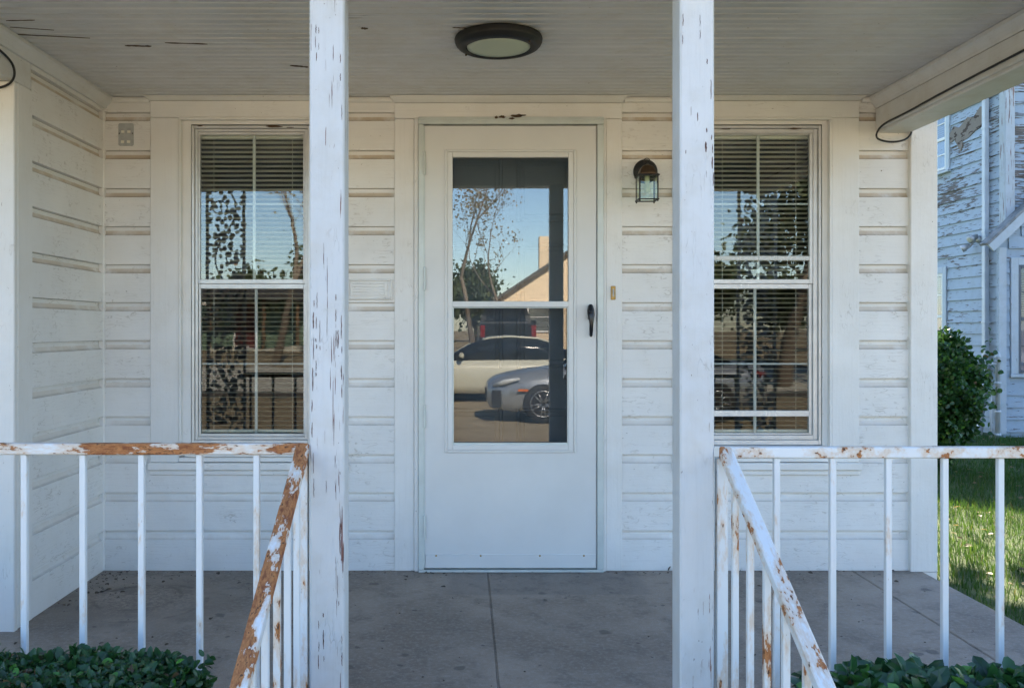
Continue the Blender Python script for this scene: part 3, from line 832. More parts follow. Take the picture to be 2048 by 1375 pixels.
def flake(pts, fn, t0, t1, mat, parent, name='bare_patch'): return MB().prism(pts, fn, t0, t1).build(name, mat, parent)
M['bare'] = simple('bare_brown_wood', (0.085, 0.05, 0.028), .9, 0, .35, 90)
def blob(cx, cz, rx_, rz_, seed, n=14):
    r = random.Random(seed)
    return [(cx + rx_ * r.uniform(.55, 1) * math.cos(2 * math.pi * k / n), cz + rz_ * r.uniform(.45, 1) * math.sin(2 * math.pi * k / n)) for k in range(n)]
FP = lambda u, v, t: (u, t, v)
for px, py, rx_, rz_, sd in ((1033, 238, 17, 4.5, 1), (1003, 240, 8, 4, 2), (992, 241, 4, 4, 3), (1022, 243, 8, 2.5, 4), (1044, 237, 8, 2, 5)):
    flake(blob(wx(px), wz(py), rx_ / S0, rz_ / S0, sd), FP, -.0615, -.0602, M['bare'], dfr)
for px, py, rx_, rz_, sd, w_ in ((548, 253, 20, 3, 6, 0), (400, 252, 7, 1.6, 7, 0), (580, 255, 12, 1.2, 8, 0), (1590, 257, 17, 2.0, 9, 1), (1452, 258, 12, 1.2, 10, 1)):
    flake(blob(wx(px), wz(py), rx_ / S0, rz_ / S0, sd), FP, -.0012, .0005, M['bare'], wins[w_][0])
FC = lambda u, v, t: (u, v, t)
def cpt(px, py):
    S = (VY - py) / (CEIL - EYE); return wx(px, S), sy(S)
for (xa, ya, xb, yb_, w_, sd) in ((12, 41, 70, 40, 3, 1), (24, 68, 180, 76, 3, 2), (250, 91, 303, 92, 8, 3), (330, 85, 415, 88, 6, 4), (580, 131, 617, 134, 9, 5), (20, 54, 108, 60, 1.6, 6), (722, 56, 736, 57, 12, 7), (905, 55, 935, 56, 4, 8)):
    (x0, y0), (x1, y1) = cpt(xa, ya), cpt(xb, yb_); r = random.Random(sd); m_ = 8
    a = [(x0 + (x1 - x0) * k / m_, y0 + (y1 - y0) * k / m_ - w_ / 1000 * r.uniform(.3, 1.2) * (0.2 if k in (0, m_) else 1)) for k in range(m_ + 1)]
    b = [(x0 + (x1 - x0) * k / m_, y0 + (y1 - y0) * k / m_ + w_ / 1000 * r.uniform(.3, 1.2) * (0.2 if k in (0, m_) else 1)) for k in range(m_, -1, -1)]
    flake(a + b, FC, CEIL - .0022, CEIL - .0005, M['bare'], pc)

# painted-over mail slot left of the door
x0, x1, z0, z1 = wx(696), wx(786), wz(600), wz(558)
mb = MB().box(x0, x1, -.0285, -.0200, z0, z1, .004)
frame_ring(mb, x0 + .002, x1 - .002, z0 + .002, z1 - .002, .009, -.036, -.0280, .003)
mb.box(x0 + .014, x1 - .022, -.0335, -.0282, z0 + .016, z1 - .016, .003)
for k in range(5):
    z = z0 + .024 + k * .0125
    mb.tube([(x0 + .026, -.0338, z), (x1 - .036, -.0338, z)], .0022, 6)
mb.build('mail_slot', M['siding'], house, 'mail slot plate painted over in white')

# ------------------------------------------------------------------ window blinds
def blind(w, lab):
    g0, g1, zb, zt_ = w
    g0, g1 = g0 - .01, g1 + .01
    yb = .068
    b = thing('window_blind', ((g0 + g1) / 2, yb, zb), lab, 'blind', 'window blinds')
    MB().box(g0, g1, yb - .016, yb + .016, zt_ - .012, zt_ + .016, .002).build('headrail', M['slat'], b)
    ang = math.radians(13)
    hw = .0125
    pts = []
    for u in (-1, -.5, 0, .5, 1):
        d = u * hw; c = .0016 * (1 - u * u)
        pts.append((d * math.cos(ang), -d * math.sin(ang) + c))
    mb = MB().chains([(pts, True)], lambda u, v, t: (t, u, v), 0, g1 - g0)
    mb.chains([([(u, v - .0006) for u, v in pts], True)], lambda u, v, t: (t, u, v), 0, g1 - g0)
    sm = mb.mesh('slat', M['slat'], recalc=False)
    z = zt_ - .026
    while z > zb + .02:
        o = place('slat', sm, (g0, yb, z), b)
        o.rotation_euler.x = random.uniform(-.03, .03)
        z -= .0222
    MB().box(g0, g1, yb - .012, yb + .012, zb + .002, zb + .016, .003).build('bottom_rail', M['slat'], b)
    for fx in (.13, .87):
        xx = g0 + (g1 - g0) * fx
        MB().tube([(xx, yb - .015, zt_), (xx, yb - .015, zb + .01)], .0011, 5).build('cord', M['slat'], b)
    return b
blind(wins[0][1], 'open mini blind behind the window between the side wall and the door')
blind(wins[1][1], 'open mini blind behind the window beside the wall lantern and right corner')

# ------------------------------------------------------------------ fittings on the wall and ceiling
lx, ly = wx(997, 547), sy(547)
cl = thing('ceiling_light', (lx, ly, CEIL), 'round flush ceiling light with dark bronze rim and pale lens', 'ceiling light')
R = .161
MB().lathe([(R * .93, .0), (R * .985, -.004), (R, -.012), (R * .985, -.018), (R * .99, -.021), (R * .965, -.030), (R * .93, -.034), (R * .92, -.038), (R * .86, -.043), (R * .74, -.044), (R * .73, -.040), (R * .72, -.030)],
           (lx, ly, CEIL - .0005), 'Z', 64).build('rim', M['bronze'], cl)
MB().lathe([(.1, -.031), (R * .718, -.032), (R * .715, -.0405), (R * .55, -.0425), (.02, -.0435)], (lx, ly, CEIL - .0005), 'Z', 64).build('lens', M['lens'], cl)
for a in (2.6, 5.6):
    MB().lathe([(.004, 0), (.004, -.004), (.002, -.006)], (lx + R * .86 * math.cos(a), ly + R * .86 * math.sin(a), CEIL - .0435), 'Z', 8).build('knob', M['bronze_warm'], cl)

# wall lantern
LX, LY = wx(1288.5), -.0225
lan = thing('wall_lantern', (LX, LY, wz(400)), 'small bronze lantern with clear glass on the wall beside the door', 'lantern')
lzc = wz(345)
MB().lathe([(.056, 0), (.056, -.006), (.050, -.012), (.040, -.016), (.028, -.024), (.012, -.026)], (LX, LY - .0003, lzc), 'Y', 40).build('backplate', M['bronze'], lan)
bx, by = wx(1298.8, 452), LY - .12
zb0, zb1 = wz(399, 450), wz(350, 450)
MB().tube([(LX, LY - .02, lzc + .012), (LX, LY - .06, lzc + .022), (bx, by + .02, zb1 + .045), (bx, by, zb1 + .04)], .007, 10).build('arm', M['bronze'], lan)
hw = .042
# dome: octagonal-ish hood lofted square -> small top
mb = MB(); vs = []; n = 24
for r, h, sq in ((hw * .86, .0, 1), (hw * .84, .010, 1), (hw * .78, .022, .9), (hw * .66, .034, .8), (hw * .45, .043, .6), (hw * .18, .048, .3), (.003, .049, 0)):
    for j in range(n):
        t = 2 * math.pi * j / n; c_, s_ = math.cos(t), math.sin(t)
        k = 1 / max(abs(c_), abs(s_)); k = 1 + (k - 1) * sq
        vs.append((bx + r * k * c_, by + r * k * s_, zb1 + .004 + h))
fs = [(i * n + j, i * n + (j + 1) % n, (i + 1) * n + (j + 1) % n, (i + 1) * n + j) for i in range(6) for j in range(n)] + [tuple(range(n)), tuple(range(6 * n, 7 * n))]
mb.add(vs, fs, True); mb.build('hood', M['bronze_warm'], lan)
mb = MB()
frame_sq = lambda mb, r, z0, z1, w: (mb.box(bx - r, bx + r, by - r, by - r + w, z0, z1, .001), mb.box(bx - r, bx + r, by + r - w, by + r, z0, z1, .001),
                                     mb.box(bx - r, bx - r + w, by - r + w, by + r - w, z0, z1, .001), mb.box(bx + r - w, bx + r, by - r + w, by + r - w, z0, z1, .001))
frame_sq(mb, hw + .006, zb1 - .002, zb1 + .0035, .013); frame_sq(mb, hw + .004, zb0, zb0 + .005, .009)
mb.build('frame', M['bronze'], lan)
for sx in (-1, 1):
    for s_y in (-1, 1):
        MB().box(bx + sx * (hw - .002) - .003, bx + sx * (hw - .002) + .003, by + s_y * (hw - .002) - .003, by + s_y * (hw - .002) + .003, zb0 - .007, zb1 + .008, .001).build('corner_bar', M['bronze'], lan)
for (ax0, ax1, ay0, ay1) in ((-hw + .005, hw - .005, -hw, -hw + .002), (-hw + .005, hw - .005, hw - .002, hw), (-hw, -hw + .002, -hw + .005, hw - .005), (hw - .002, hw, -hw + .005, hw - .005)):
    MB().box(bx + ax0, bx + ax1, by + ay0, by + ay1, zb0 + .005, zb1 - .003).build('pane', M['glass_lamp'], lan)
MB().lathe([(.011, 0), (.011, -.03), (.008, -.032), (.012, -.045), (.015, -.06), (.012, -.074), (.003, -.08)], (bx, by, zb1 + .002), 'Z', 16).build('bulb', M['lens'], lan)
ring = [(bx - .001 + .0145 * math.cos(t), by, zb1 + .066 + .0145 * math.sin(t)) for t in [2 * math.pi * i / 28 for i in range(28)]]
MB().tube(ring, .0017, 8, closed=True).build('ring', M['bronze'], lan)

# doorbell
dbx, dbz = wx(1224), wz(586)
db = thing('doorbell', (dbx, -.031, dbz - .03), 'narrow brass doorbell button on the door trim', 'doorbell')
mb = MB().box(dbx - .011, dbx + .011, -.0365, -.0313, dbz - .032, dbz + .032, .003)
frame_ring(mb, dbx - .009, dbx + .009, dbz - .030, dbz + .030, .004, -.040, -.036, .001)
mb.build('bezel', M['brass'], db)
MB().box(dbx - .0035, dbx + .0035, -.041, -.037, dbz - .018, dbz + .018, .001).build('button', M['plate'], db)

# grey mounting plate by the corner
px0, px1, pz0, pz1 = wx(241), wx(271), wz(294), wz(249)
mp = thing('mounting_plate', ((px0 + px1) / 2, -.019, pz0), 'small grey mounting plate with four white foam pads', 'wall plate')
mb = MB(); rr = .008; poly = []
for cx, cz, a0_ in ((px1 - rr, pz1 - rr, 0), (px0 + rr, pz1 - rr, 90), (px0 + rr, pz0 + rr, 180), (px1 - rr, pz0 + rr, 270)):
    for k in range(5):
        a = math.radians(a0_ + k * 22.5); poly.append((cx + rr * math.cos(a), cz + rr * math.sin(a)))
mb.prism(poly, lambda u, v, t: (u, t, v), -.0215, -.0255); mb.build('plate', M['plate'], mp)
for fx, fz in ((.30, .62), (.70, .62), (.28, .18), (.68, .18)):
    cx, cz = px0 + (px1 - px0) * fx, pz0 + (pz1 - pz0) * fz
    MB().box(cx - .0075, cx + .0075, -.0280, -.0256, cz - .006, cz + .006, .002).build('pad', M['slat'], mp)
for fx in (.06, .94):
    MB().lathe([(.003, 0), (.0025, -.003)], (px0 + (px1 - px0) * fx, -.0254, pz0 + (pz1 - pz0) * .55), 'Y', 8).build('screw', M['black'], mp)

# black cables
def spline(pts, n=8):
    P = [Vector(p) for p in pts]; out = []
    for i in range(len(P) - 1):
        p0, p1, p2, p3 = P[max(i - 1, 0)], P[i], P[i + 1], P[min(i + 2, len(P) - 1)]
        for k in range(n):
            t = k / n
            out.append(.5 * ((2 * p1) + (-p0 + p2) * t + (2 * p0 - 5 * p1 + 4 * p2 - p3) * t * t + (-p0 + 3 * p1 - 3 * p2 + p3) * t ** 3))
    out.append(P[-1]); return out
cb = MB().tube(spline([(bR0 - .019, YF + .2, bZ + .040), (bR0 - .019, -1.2, bZ + .038), (bR0 - .019, -.7, bZ + .032), (bR0 - .020, -.35, bZ + .022), (bR0 - .022, -.14, bZ + .018),
                       (bR0 - .028, -.075, bZ - .006), (bR0 - .018, -.06, bZ - .034), (bR0 + .04, -.058, bZ - .048), (bR0 + .10, -.058, bZ - .040), (bR0 + .135, -.052, bZ - .012), (bR0 + .142, -.046, bZ + .03)]), .0045, 8)
tag(cb.build('cable', M['cable']), 'black cable along the beam looping beneath it at the house corner', 'cable')
cb = MB().tube(spline([(XL + .024, YP - .70, 2.135), (XL + .024, YP - .30, 2.125), (XL + .028, YP - .15, 2.112), (XL + .038, YP - .07, 2.085), (XL + .040, YP - .05, 2.045), (XL + .015, YP - .04, 2.015), (XL - .04, YP - .034, 2.0), (XL - .14, YP - .034, 2.005), (XL - .25, YP - .026, 2.02)]), .0045, 8)
tag(cb.build('cable', M['cable']), 'short black cable looping out over the front room corner board', 'cable')

# ------------------------------------------------------------------ railings
def bal(root, x, y, z0, z1, w, mat, name='baluster', lean=0.0):
    mb = MB().box(x - w / 2, x + w / 2, y - w / 2, y + w / 2, z0, z1, .0015)
    o = mb.build(name, mat, root); return o
YR = YPST + .02
def rail(px_list, x0, x1, ztop, matr, label, newel_x):
    r = thing('porch_railing', ((x0 + x1) / 2, YR, 0), label, 'railing', 'porch railings')
    MB().box(x0, x1, YR - .014, YR + .014, ztop - .029, ztop, .003).build('top_rail', matr, r)
    MB().box(x0, x1, YR - .010, YR + .010, .07, .092, .002).build('bottom_rail', M['iron_some'], r)
    for x in px_list: bal(r, x, YR, .0925, ztop - .0295, .0155, M['iron_bal'])
    bal(r, newel_x, YR, .001, ztop - .0295, .028, M['iron_stair'], 'end_post')
    return r
zr_l, zr_r = wz(887.5, SP), wz(894.5, SP)
xl = [wx(p, SP) for p in (510, 395, 278, 160, 42)] ; s_ = .151
while xl[-1] - s_ > -1.48: xl.append(xl[-1] - s_)
rail(xl, -1.49, wx(606, SP), zr_l, M['iron_heavy'], 'white iron porch railing with broad orange rust along its top rail', wx(603, SP))
xr = [wx(p, SP) for p in (1558, 1671, 1783, 1897, 2009)]
while xr[-1] + .146 < 1.84: xr.append(xr[-1] + .146)
rail(xr, wx(1448, SP), 1.86, zr_r, M['iron_rail'], 'white iron porch railing with scattered rust spots beside the lawn', wx(1447, SP))

def stair(x, ztop, mat, label):
    r = thing('stair_railing', (x, -2.3, -.5), label, 'railing', 'stair railings')
    p0 = (x, YR - .020, ztop); dz = -.345 / .628; run = .90
    y1 = YR - .02 - run; z1 = ztop + dz * run
    mb = MB(); w = .0165; h = .014
    vs = []
    for (y, z) in ((YR - .016, ztop - .008), (y1, z1 - .008)):
        vs += [(x - w, y, z - h), (x + w, y, z - h), (x + w, y, z + h - .004), (x + w - .004, y, z + h), (x - w + .004, y, z + h), (x - w, y, z + h - .004)]
    fs = [(i, (i + 1) % 6, 6 + (i + 1) % 6, 6 + i) for i in range(6)] + [(5, 4, 3, 2, 1, 0), (6, 7, 8, 9, 10, 11)]
    mb.add(vs, fs); mb.build('handrail', mat, r)
    y = YR - .098; k = 0
    while y > y1 + .06:
        zz = ztop + dz * (YR - .02 - y)
        bal(r, x, y, -.02 + dz * (YR - .02 - y) , zz - .026, .0155, M['iron_stair'])
        y -= .118; k += 1
    vs = []
    for (yy, z) in ((YR - .04, -.03), (y1 + .01, -.03 + dz * (run - .03))):
        vs += [(x - .009, yy, z - .01), (x + .009, yy, z - .01), (x + .009, yy, z + .01), (x - .009, yy, z + .01)]
    MB().add(vs, [(0, 1, 2, 3), (7, 6, 5, 4), (0, 4, 5, 1), (1, 5, 6, 2), (2, 6, 7, 3), (3, 7, 4, 0)]).build('bottom_rail', M['iron_some'], r)
    bal(r, x, y1 + .012, -.5, z1 - .022, .028, M['iron_some'], 'end_post')
    return r
stair(wx(605, SP), zr_l - .004, M['iron_handrust'] if 'iron_handrust' in M else M['iron_heavy'], 'stair handrail rusted orange nearly its whole length')
stair(wx(1452, SP), zr_r - .004, M['iron_hand'], 'white stair handrail with small rust chips')

# ornamental iron columns with leaf scrolls at both ends of the porch (seen in the window glass)
def lacy(xc, label):
    r = thing('iron_column', (xc, YF + .06, 0), label, 'column', 'ornamental iron columns')
    yc = YF + .06; hw_ = .125
    for sx in (-1, 1):
        MB().box(xc + sx * hw_ - .009, xc + sx * hw_ + .009, yc - .009, yc + .009, .0005, 2.058, .001).build('upright', M['iron_lacy'], r)
    MB().box(xc - hw_ - .02, xc + hw_ + .02, yc - .02, yc + .02, .0004, .012).build('foot', M['iron_lacy'], r)
    mb = MB(); pos = []; ax = []
    per = .34; z = .06; k = 0
    while z < 1.98:
        sgn = 1 if k % 2 else -1
        stem = [(xc + sgn * .07 * math.sin(math.pi * t), yc, z + per * t) for t in [i / 10 for i in range(11)]]
        mb.tube(stem, .006, 6)
        cx, cz = xc - sgn * .045, z + per * .5
        sp_ = [(cx + (.062 - .05 * t) * math.cos(sgn * t * 7), yc, cz + (.062 - .05 * t) * math.sin(t * 7)) for t in [i / 18 for i in range(19)]]
        mb.tube(sp_, .0045, 6)
        for i in range(70):
            a = random.uniform(0, 6.28); rr_ = random.uniform(.02, .11)
            pos.append((xc + max(-.10, min(.10, rr_ * math.cos(a) * 1.2)), yc + random.uniform(-.012, .012), z + per * random.random())); ax.append((math.cos(a), random.uniform(-.2, .2), math.sin(a)))
        z += per; k += 1
    mb.build('scroll', M['iron_lacy'], r)
    n = len(pos)
    me = leaves('leaf_ornament', np.array(pos), np.array(ax), np.tile([0., -1., 0.], (n, 1)) + RNG.normal(0, .25, (n, 3)), RNG.uniform(.026, .048, n), M['iron_lacy'], 1.1)
    o = place('leaf_ornament', me, (0, 0, 0), r)
    return r
lacy(-1.63, 'white iron column of leaf scrolls at the front room end of the porch')
lacy(1.99, 'white iron column of leaf scrolls at the lawn end of the porch')

# ------------------------------------------------------------------ hedges
def hedge(name, x0, x1, y0, y1, ztop, size, mat, label, ntop, nside, wid, nbig, seed, bumps):
    rng = np.random.default_rng(seed)
    xc = (x0 + x1) / 2
    hd = thing(name, (xc, (y0 + y1) / 2, -.5), label, 'hedge', 'clipped hedges in front of the porch')
    def top(x, y):
        return ztop + bumps * (np.sin(x * 9 + seed) * .5 + np.sin(x * 23 + y * 17) * .35 + np.sin(y * 31 + x * 5) * .3)
    def edge(x, y):   # round the shoulders
        ex = np.clip((.09 - np.minimum(x - x0, x1 - x)) / .09, 0, 1); ey_ = np.clip((.07 - np.minimum(y - y0, y1 - y)) / .07, 0, 1)
        return -.075 * ex ** 2 - .06 * ey_ ** 2
    def top_pts(n):
        x = rng.uniform(x0, x1, n); y = rng.uniform(y0, y1, n)
        d = rng.exponential(.022, n)
        p = np.stack([x, y, top(x, y) + edge(x, y) - d], 1)
        ax = np.stack([rng.normal(0, .8, n), rng.normal(0, .8, n), rng.uniform(-.15, 1.1, n)], 1)
        no = np.stack([rng.normal(0, .5, n), rng.normal(-.25, .5, n), np.full(n, 1.)], 1)
        return p, ax, no
    p, ax, no = top_pts(ntop)
    m = nside
    s = rng.integers(0, 4, m)
    u = rng.random(m); zz = rng.uniform(-.42, ztop - .02, m); dd = rng.exponential(.025, m)
    x = np.where(s < 2, x0 + (x1 - x0) * u, np.where(s == 2, x0 + dd, x1 - dd)); y = np.where(s == 0, y0 + dd, np.where(s == 1, y1 - dd, y0 + (y1 - y0) * u))
    out = np.stack([np.where(s == 2, -1, np.where(s == 3, 1, 0)), np.where(s == 0, -1, np.where(s == 1, 1, 0)), np.full(m, .35)], 1).astype(float)
    p2 = np.stack([x, y, zz], 1); ax2 = out + rng.normal(0, .6, (m, 3)); no2 = out + rng.normal(0, .5, (m, 3))
    P = np.concatenate([p, p2]); A = np.concatenate([ax, ax2]); Nn = np.concatenate([no, no2])
    me = leaves('foliage', P - np.array([xc, (y0 + y1) / 2, -.5]), A, Nn, rng.uniform(.7, 1.25, len(P)) * size, mat, wid)
    o = place('foliage', me, (xc, (y0 + y1) / 2, -.5), hd); o['kind'] = 'stuff'
    # single leaves standing proud along the visible top
    L = LEAF * np.array([wid, 1, 1])
    protos = []
    for k in range(4):
        mm = bpy.data.meshes.new('leaf'); v = L.copy(); v[:, 2] += .12 * k / 3 * (v[:, 1] ** 2) * -1; v *= size * (.9 + .15 * k)
        mm.from_pydata([tuple(a) for a in v], [], [tuple(int(i) for i in q) for q in LEAF_Q]); mm.materials.append(mat); protos.append(mm)
    for k in range(nbig):
        xx = rng.uniform(x0 + .02, x1 - .02) if k % 8 else rng.uniform(x1 - .05, x1); yy = y1 - abs(rng.normal(0, .14)) - .01
        yy = max(yy, y0)
        z = float(top(np.array([xx]), np.array([yy]))[0] + edge(np.array([xx]), np.array([yy]))[0]) - .006 + (rng.uniform(0, .035) if k % 9 == 0 else 0)
        ob = place('leaf', protos[k % 4], (xx, yy, z), hd)
        a = Vector((rng.normal(0, .7), rng.normal(0, .7), rng.uniform(.1, 1.2))).normalized()
        nn = Vector((rng.normal(0, .5), rng.normal(-.4, .5), 1.0)); sd = a.cross(nn).normalized(); nn = sd.cross(a)
        ob.rotation_euler = Matrix((sd, a, nn)).transposed().to_euler()
    # stems
    mb = MB()
    for k in range(60):
        bx_ = rng.uniform(x0 + .08, x1 - .08); by_ = rng.uniform(y0 + .1, y1 - .1)
        q = [(bx_, by_, -.5), (bx_ + rng.normal(0, .05), by_ + rng.normal(0, .04), -.1), (bx_ + rng.normal(0, .10), by_ + rng.normal(0, .07), ztop - .07)]
        mb.tube(q, [.009, .006, .003], 5)
    mb.build('stems', M['stem'], hd)
    c = MB().box(x0 + .07, x1 - .07, y0 + .07, y1 - .07, -.45, ztop - .09); o = c.build('inner_twigs', M['stem'], hd); o['kind'] = 'stuff'
hedge('hedge', -2.7, wx(412, 830), -2.56, -1.965, .335, .024, M['leaf_small'], 'clipped hedge of tiny dark leaves below the rusty railing', 26000, 14000, .9, 280, 3, .012)
hedge('hedge', wx(1606, 830), 2.3, -2.50, -1.965, .290, .044, M['leaf_large'], 'clipped hedge of large glossy leaves below the railing by the lawn', 6500, 5000, .95, 280, 5, .016)

# ------------------------------------------------------------------ grass beside the house
n = 150000
gx = RNG.uniform(2.12, 9.5, n); gy = RNG.uniform(-2.0, 9.6, n)
keep = (gx - (2.2 + (gy + 1.5) * .42) > -1.4) & (gx < 4.6 + (gy + 2) * .5)
keep &= ~((gy > 9.0) & (gx > 7.7))
gx, gy = gx[keep], gy[keep]; n = len(gx)
patch = np.sin(gx * 3.1 + gy * 1.7) * .5 + np.sin(gx * 7.3 - gy * 5.1) * .3 + np.sin(gx * 1.3 + gy * 9.7) * .3
hgt = (.045 + .022 * patch + RNG.exponential(.014, n)).clip(.015, .14)
ang = RNG.uniform(0, 2 * np.pi, n); bend = RNG.uniform(.1, .75, n); wdt = RNG.uniform(.0018, .0038, n)
cx_, sn_ = np.cos(ang), np.sin(ang)
base = np.stack([gx, gy, np.full(n, -.502)], 1)
side = np.stack([-sn_, cx_, np.zeros(n)], 1) * wdt[:, None]
fwd = np.stack([cx_, sn_, np.zeros(n)], 1)
midp = base + fwd * (hgt * bend * .35)[:, None] + np.array([0, 0, 1]) * (hgt * .6)[:, None]
tip = base + fwd * (hgt * bend)[:, None] + np.array([0, 0, 1]) * hgt[:, None]
V = np.stack([base - side, base + side, midp + side * .7, midp - side * .7, tip + side * .1, tip - side * .1], 1).reshape(-1, 3)
b_ = (np.arange(n) * 6)[:, None]
Q = np.concatenate([b_ + np.array([[0, 1, 2, 3]]), b_ + np.array([[3, 2, 4, 5]])], 0)
go = place('grass', fast_mesh('grass', V, Q, M['grass']), (0, 0, 0))
tag(go, 'green lawn grass growing between the two houses', 'grass', kind='stuff')
# fallen leaves on the lawn
nl = 500
lp = np.stack([RNG.uniform(2.3, 8, nl), RNG.uniform(-1, 9, nl), RNG.uniform(-.475, -.455, nl)], 1)
me = leaves('fallen_leaves', lp, RNG.normal(0, 1, (nl, 3)) * np.array([1, 1, .15]), np.tile([0., 0., 1.], (nl, 1)) + RNG.normal(0, .3, (nl, 3)), RNG.uniform(.03, .07, nl), M['leaf_dry'])
tag(place('fallen_leaves', me, (0, 0, 0)), 'dry brown leaves fallen on the lawn', 'leaves', kind='stuff')

nd_ = 420
k3 = RNG.random(nd_)
dxp = np.where(k3 < .35, -1.66 + RNG.exponential(.22, nd_), np.where(k3 < .7, RNG.uniform(-1.6, 2.0, nd_), RNG.uniform(-1.6, 2.0, nd_)))
dyp = np.where(k3 < .35, -.03 - RNG.exponential(.22, nd_), np.where(k3 < .7, -.032 - RNG.exponential(.03, nd_), RNG.uniform(-1.7, -.05, nd_)))
dp = np.stack([dxp.clip(-1.65, 2.05), dyp.clip(-1.8, -.03), RNG.uniform(.001, .004, nd_)], 1)
me = leaves('floor_grit', dp, RNG.normal(0, 1, (nd_, 3)) * np.array([1, 1, .1]), np.tile([0., 0., 1.], (nd_, 1)) + RNG.normal(0, .3, (nd_, 3)), np.where(RNG.random(nd_) < .15, .022, .009) * RNG.uniform(.6, 1.3, nd_), M['soil'])
tag(place('floor_grit', me, (0, 0, 0)), 'grit and dry leaf bits lying on the porch floor', 'debris', kind='stuff')

# ------------------------------------------------------------------ bush beyond the corner
def shrub(name, c, rx, ry, h, n, size, mat, label, cat, seed):
    rng = np.random.default_rng(seed)
    root = thing(name, c, label, cat)
    d = unit(rng.normal(0, 1, (n, 3))); r = rng.uniform(.35, 1, n) ** .45
    lump = 1 + .10 * np.sin(d[:, 0] * 9 + seed) * np.cos(d[:, 2] * 8) + .08 * np.sin(d[:, 1] * 13 + d[:, 2] * 11)
    P = d * (r * lump)[:, None] * np.array([rx, ry, h * .5]) + np.array([0, 0, h * .54])
    taper = np.clip(.55 + P[:, 2] / h * .9, .5, 1)
    P[:, :2] *= taper[:, None]
    A = d + rng.normal(0, .7, (n, 3)) + np.array([0, 0, .3]); Nn = d + rng.normal(0, .5, (n, 3)) + np.array([0, 0, .4])
    me = leaves('foliage', P, A, Nn, rng.uniform(.7, 1.25, n) * size, mat, 1.15)
    o = place('foliage', me, c, root); o['kind'] = 'stuff'
    mb = MB()
    for k in range(14):
        a = rng.uniform(0, 6.28); q = rng.uniform(.2, .75)
        mb.tube([c, (c[0] + .3 * q * rx * math.cos(a), c[1] + .3 * q * ry * math.sin(a), c[2] + h * .3), (c[0] + q * rx * math.cos(a), c[1] + q * ry * math.sin(a), c[2] + h * .8)], [.022, .014, .005], 6)
    mb.build('stems', M['bark'], root)
    return root
shrub('bush', (5.28, 6.0, -.5), .50, .52, 1.52, 15000, .052, M['leaf_bush'], 'tall rounded evergreen bush on the lawn between the houses', 'bush', 4)

# ------------------------------------------------------------------ neighbouring house
nb = thing('neighbour_house', (11, 13, -.5), 'two storey white clapboard house with badly peeling paint across the lawn', 'house')
NX, NY = 8.12, 9.32
NH = .182
def lap_mesh(length, axis, mat):
    mb = MB()
    prof = [(0, 0), (.034, 0), (.010, NH - .001), (0, NH - .001)]
    fn = (lambda u, v, t: (t, -u, v)) if axis == 'X' else (lambda u, v, t: (-u, t, v))
    mb.prism(prof, fn, 0, length)
    return mb.mesh('siding_board', mat)
def lap(x, y, z, length, axis, mat, cache={}):
    k = (round(length, 3), axis, mat.name)
    if k not in cache: cache[k] = lap_mesh(length, axis, mat)
    o = place('siding_board', cache[k], (x, y, z), nb)
    return o
MB().box(NX, NX + 8, NY, NY + 9, -.5, 6.1).build('wall', M['peel_lowy'], nb)
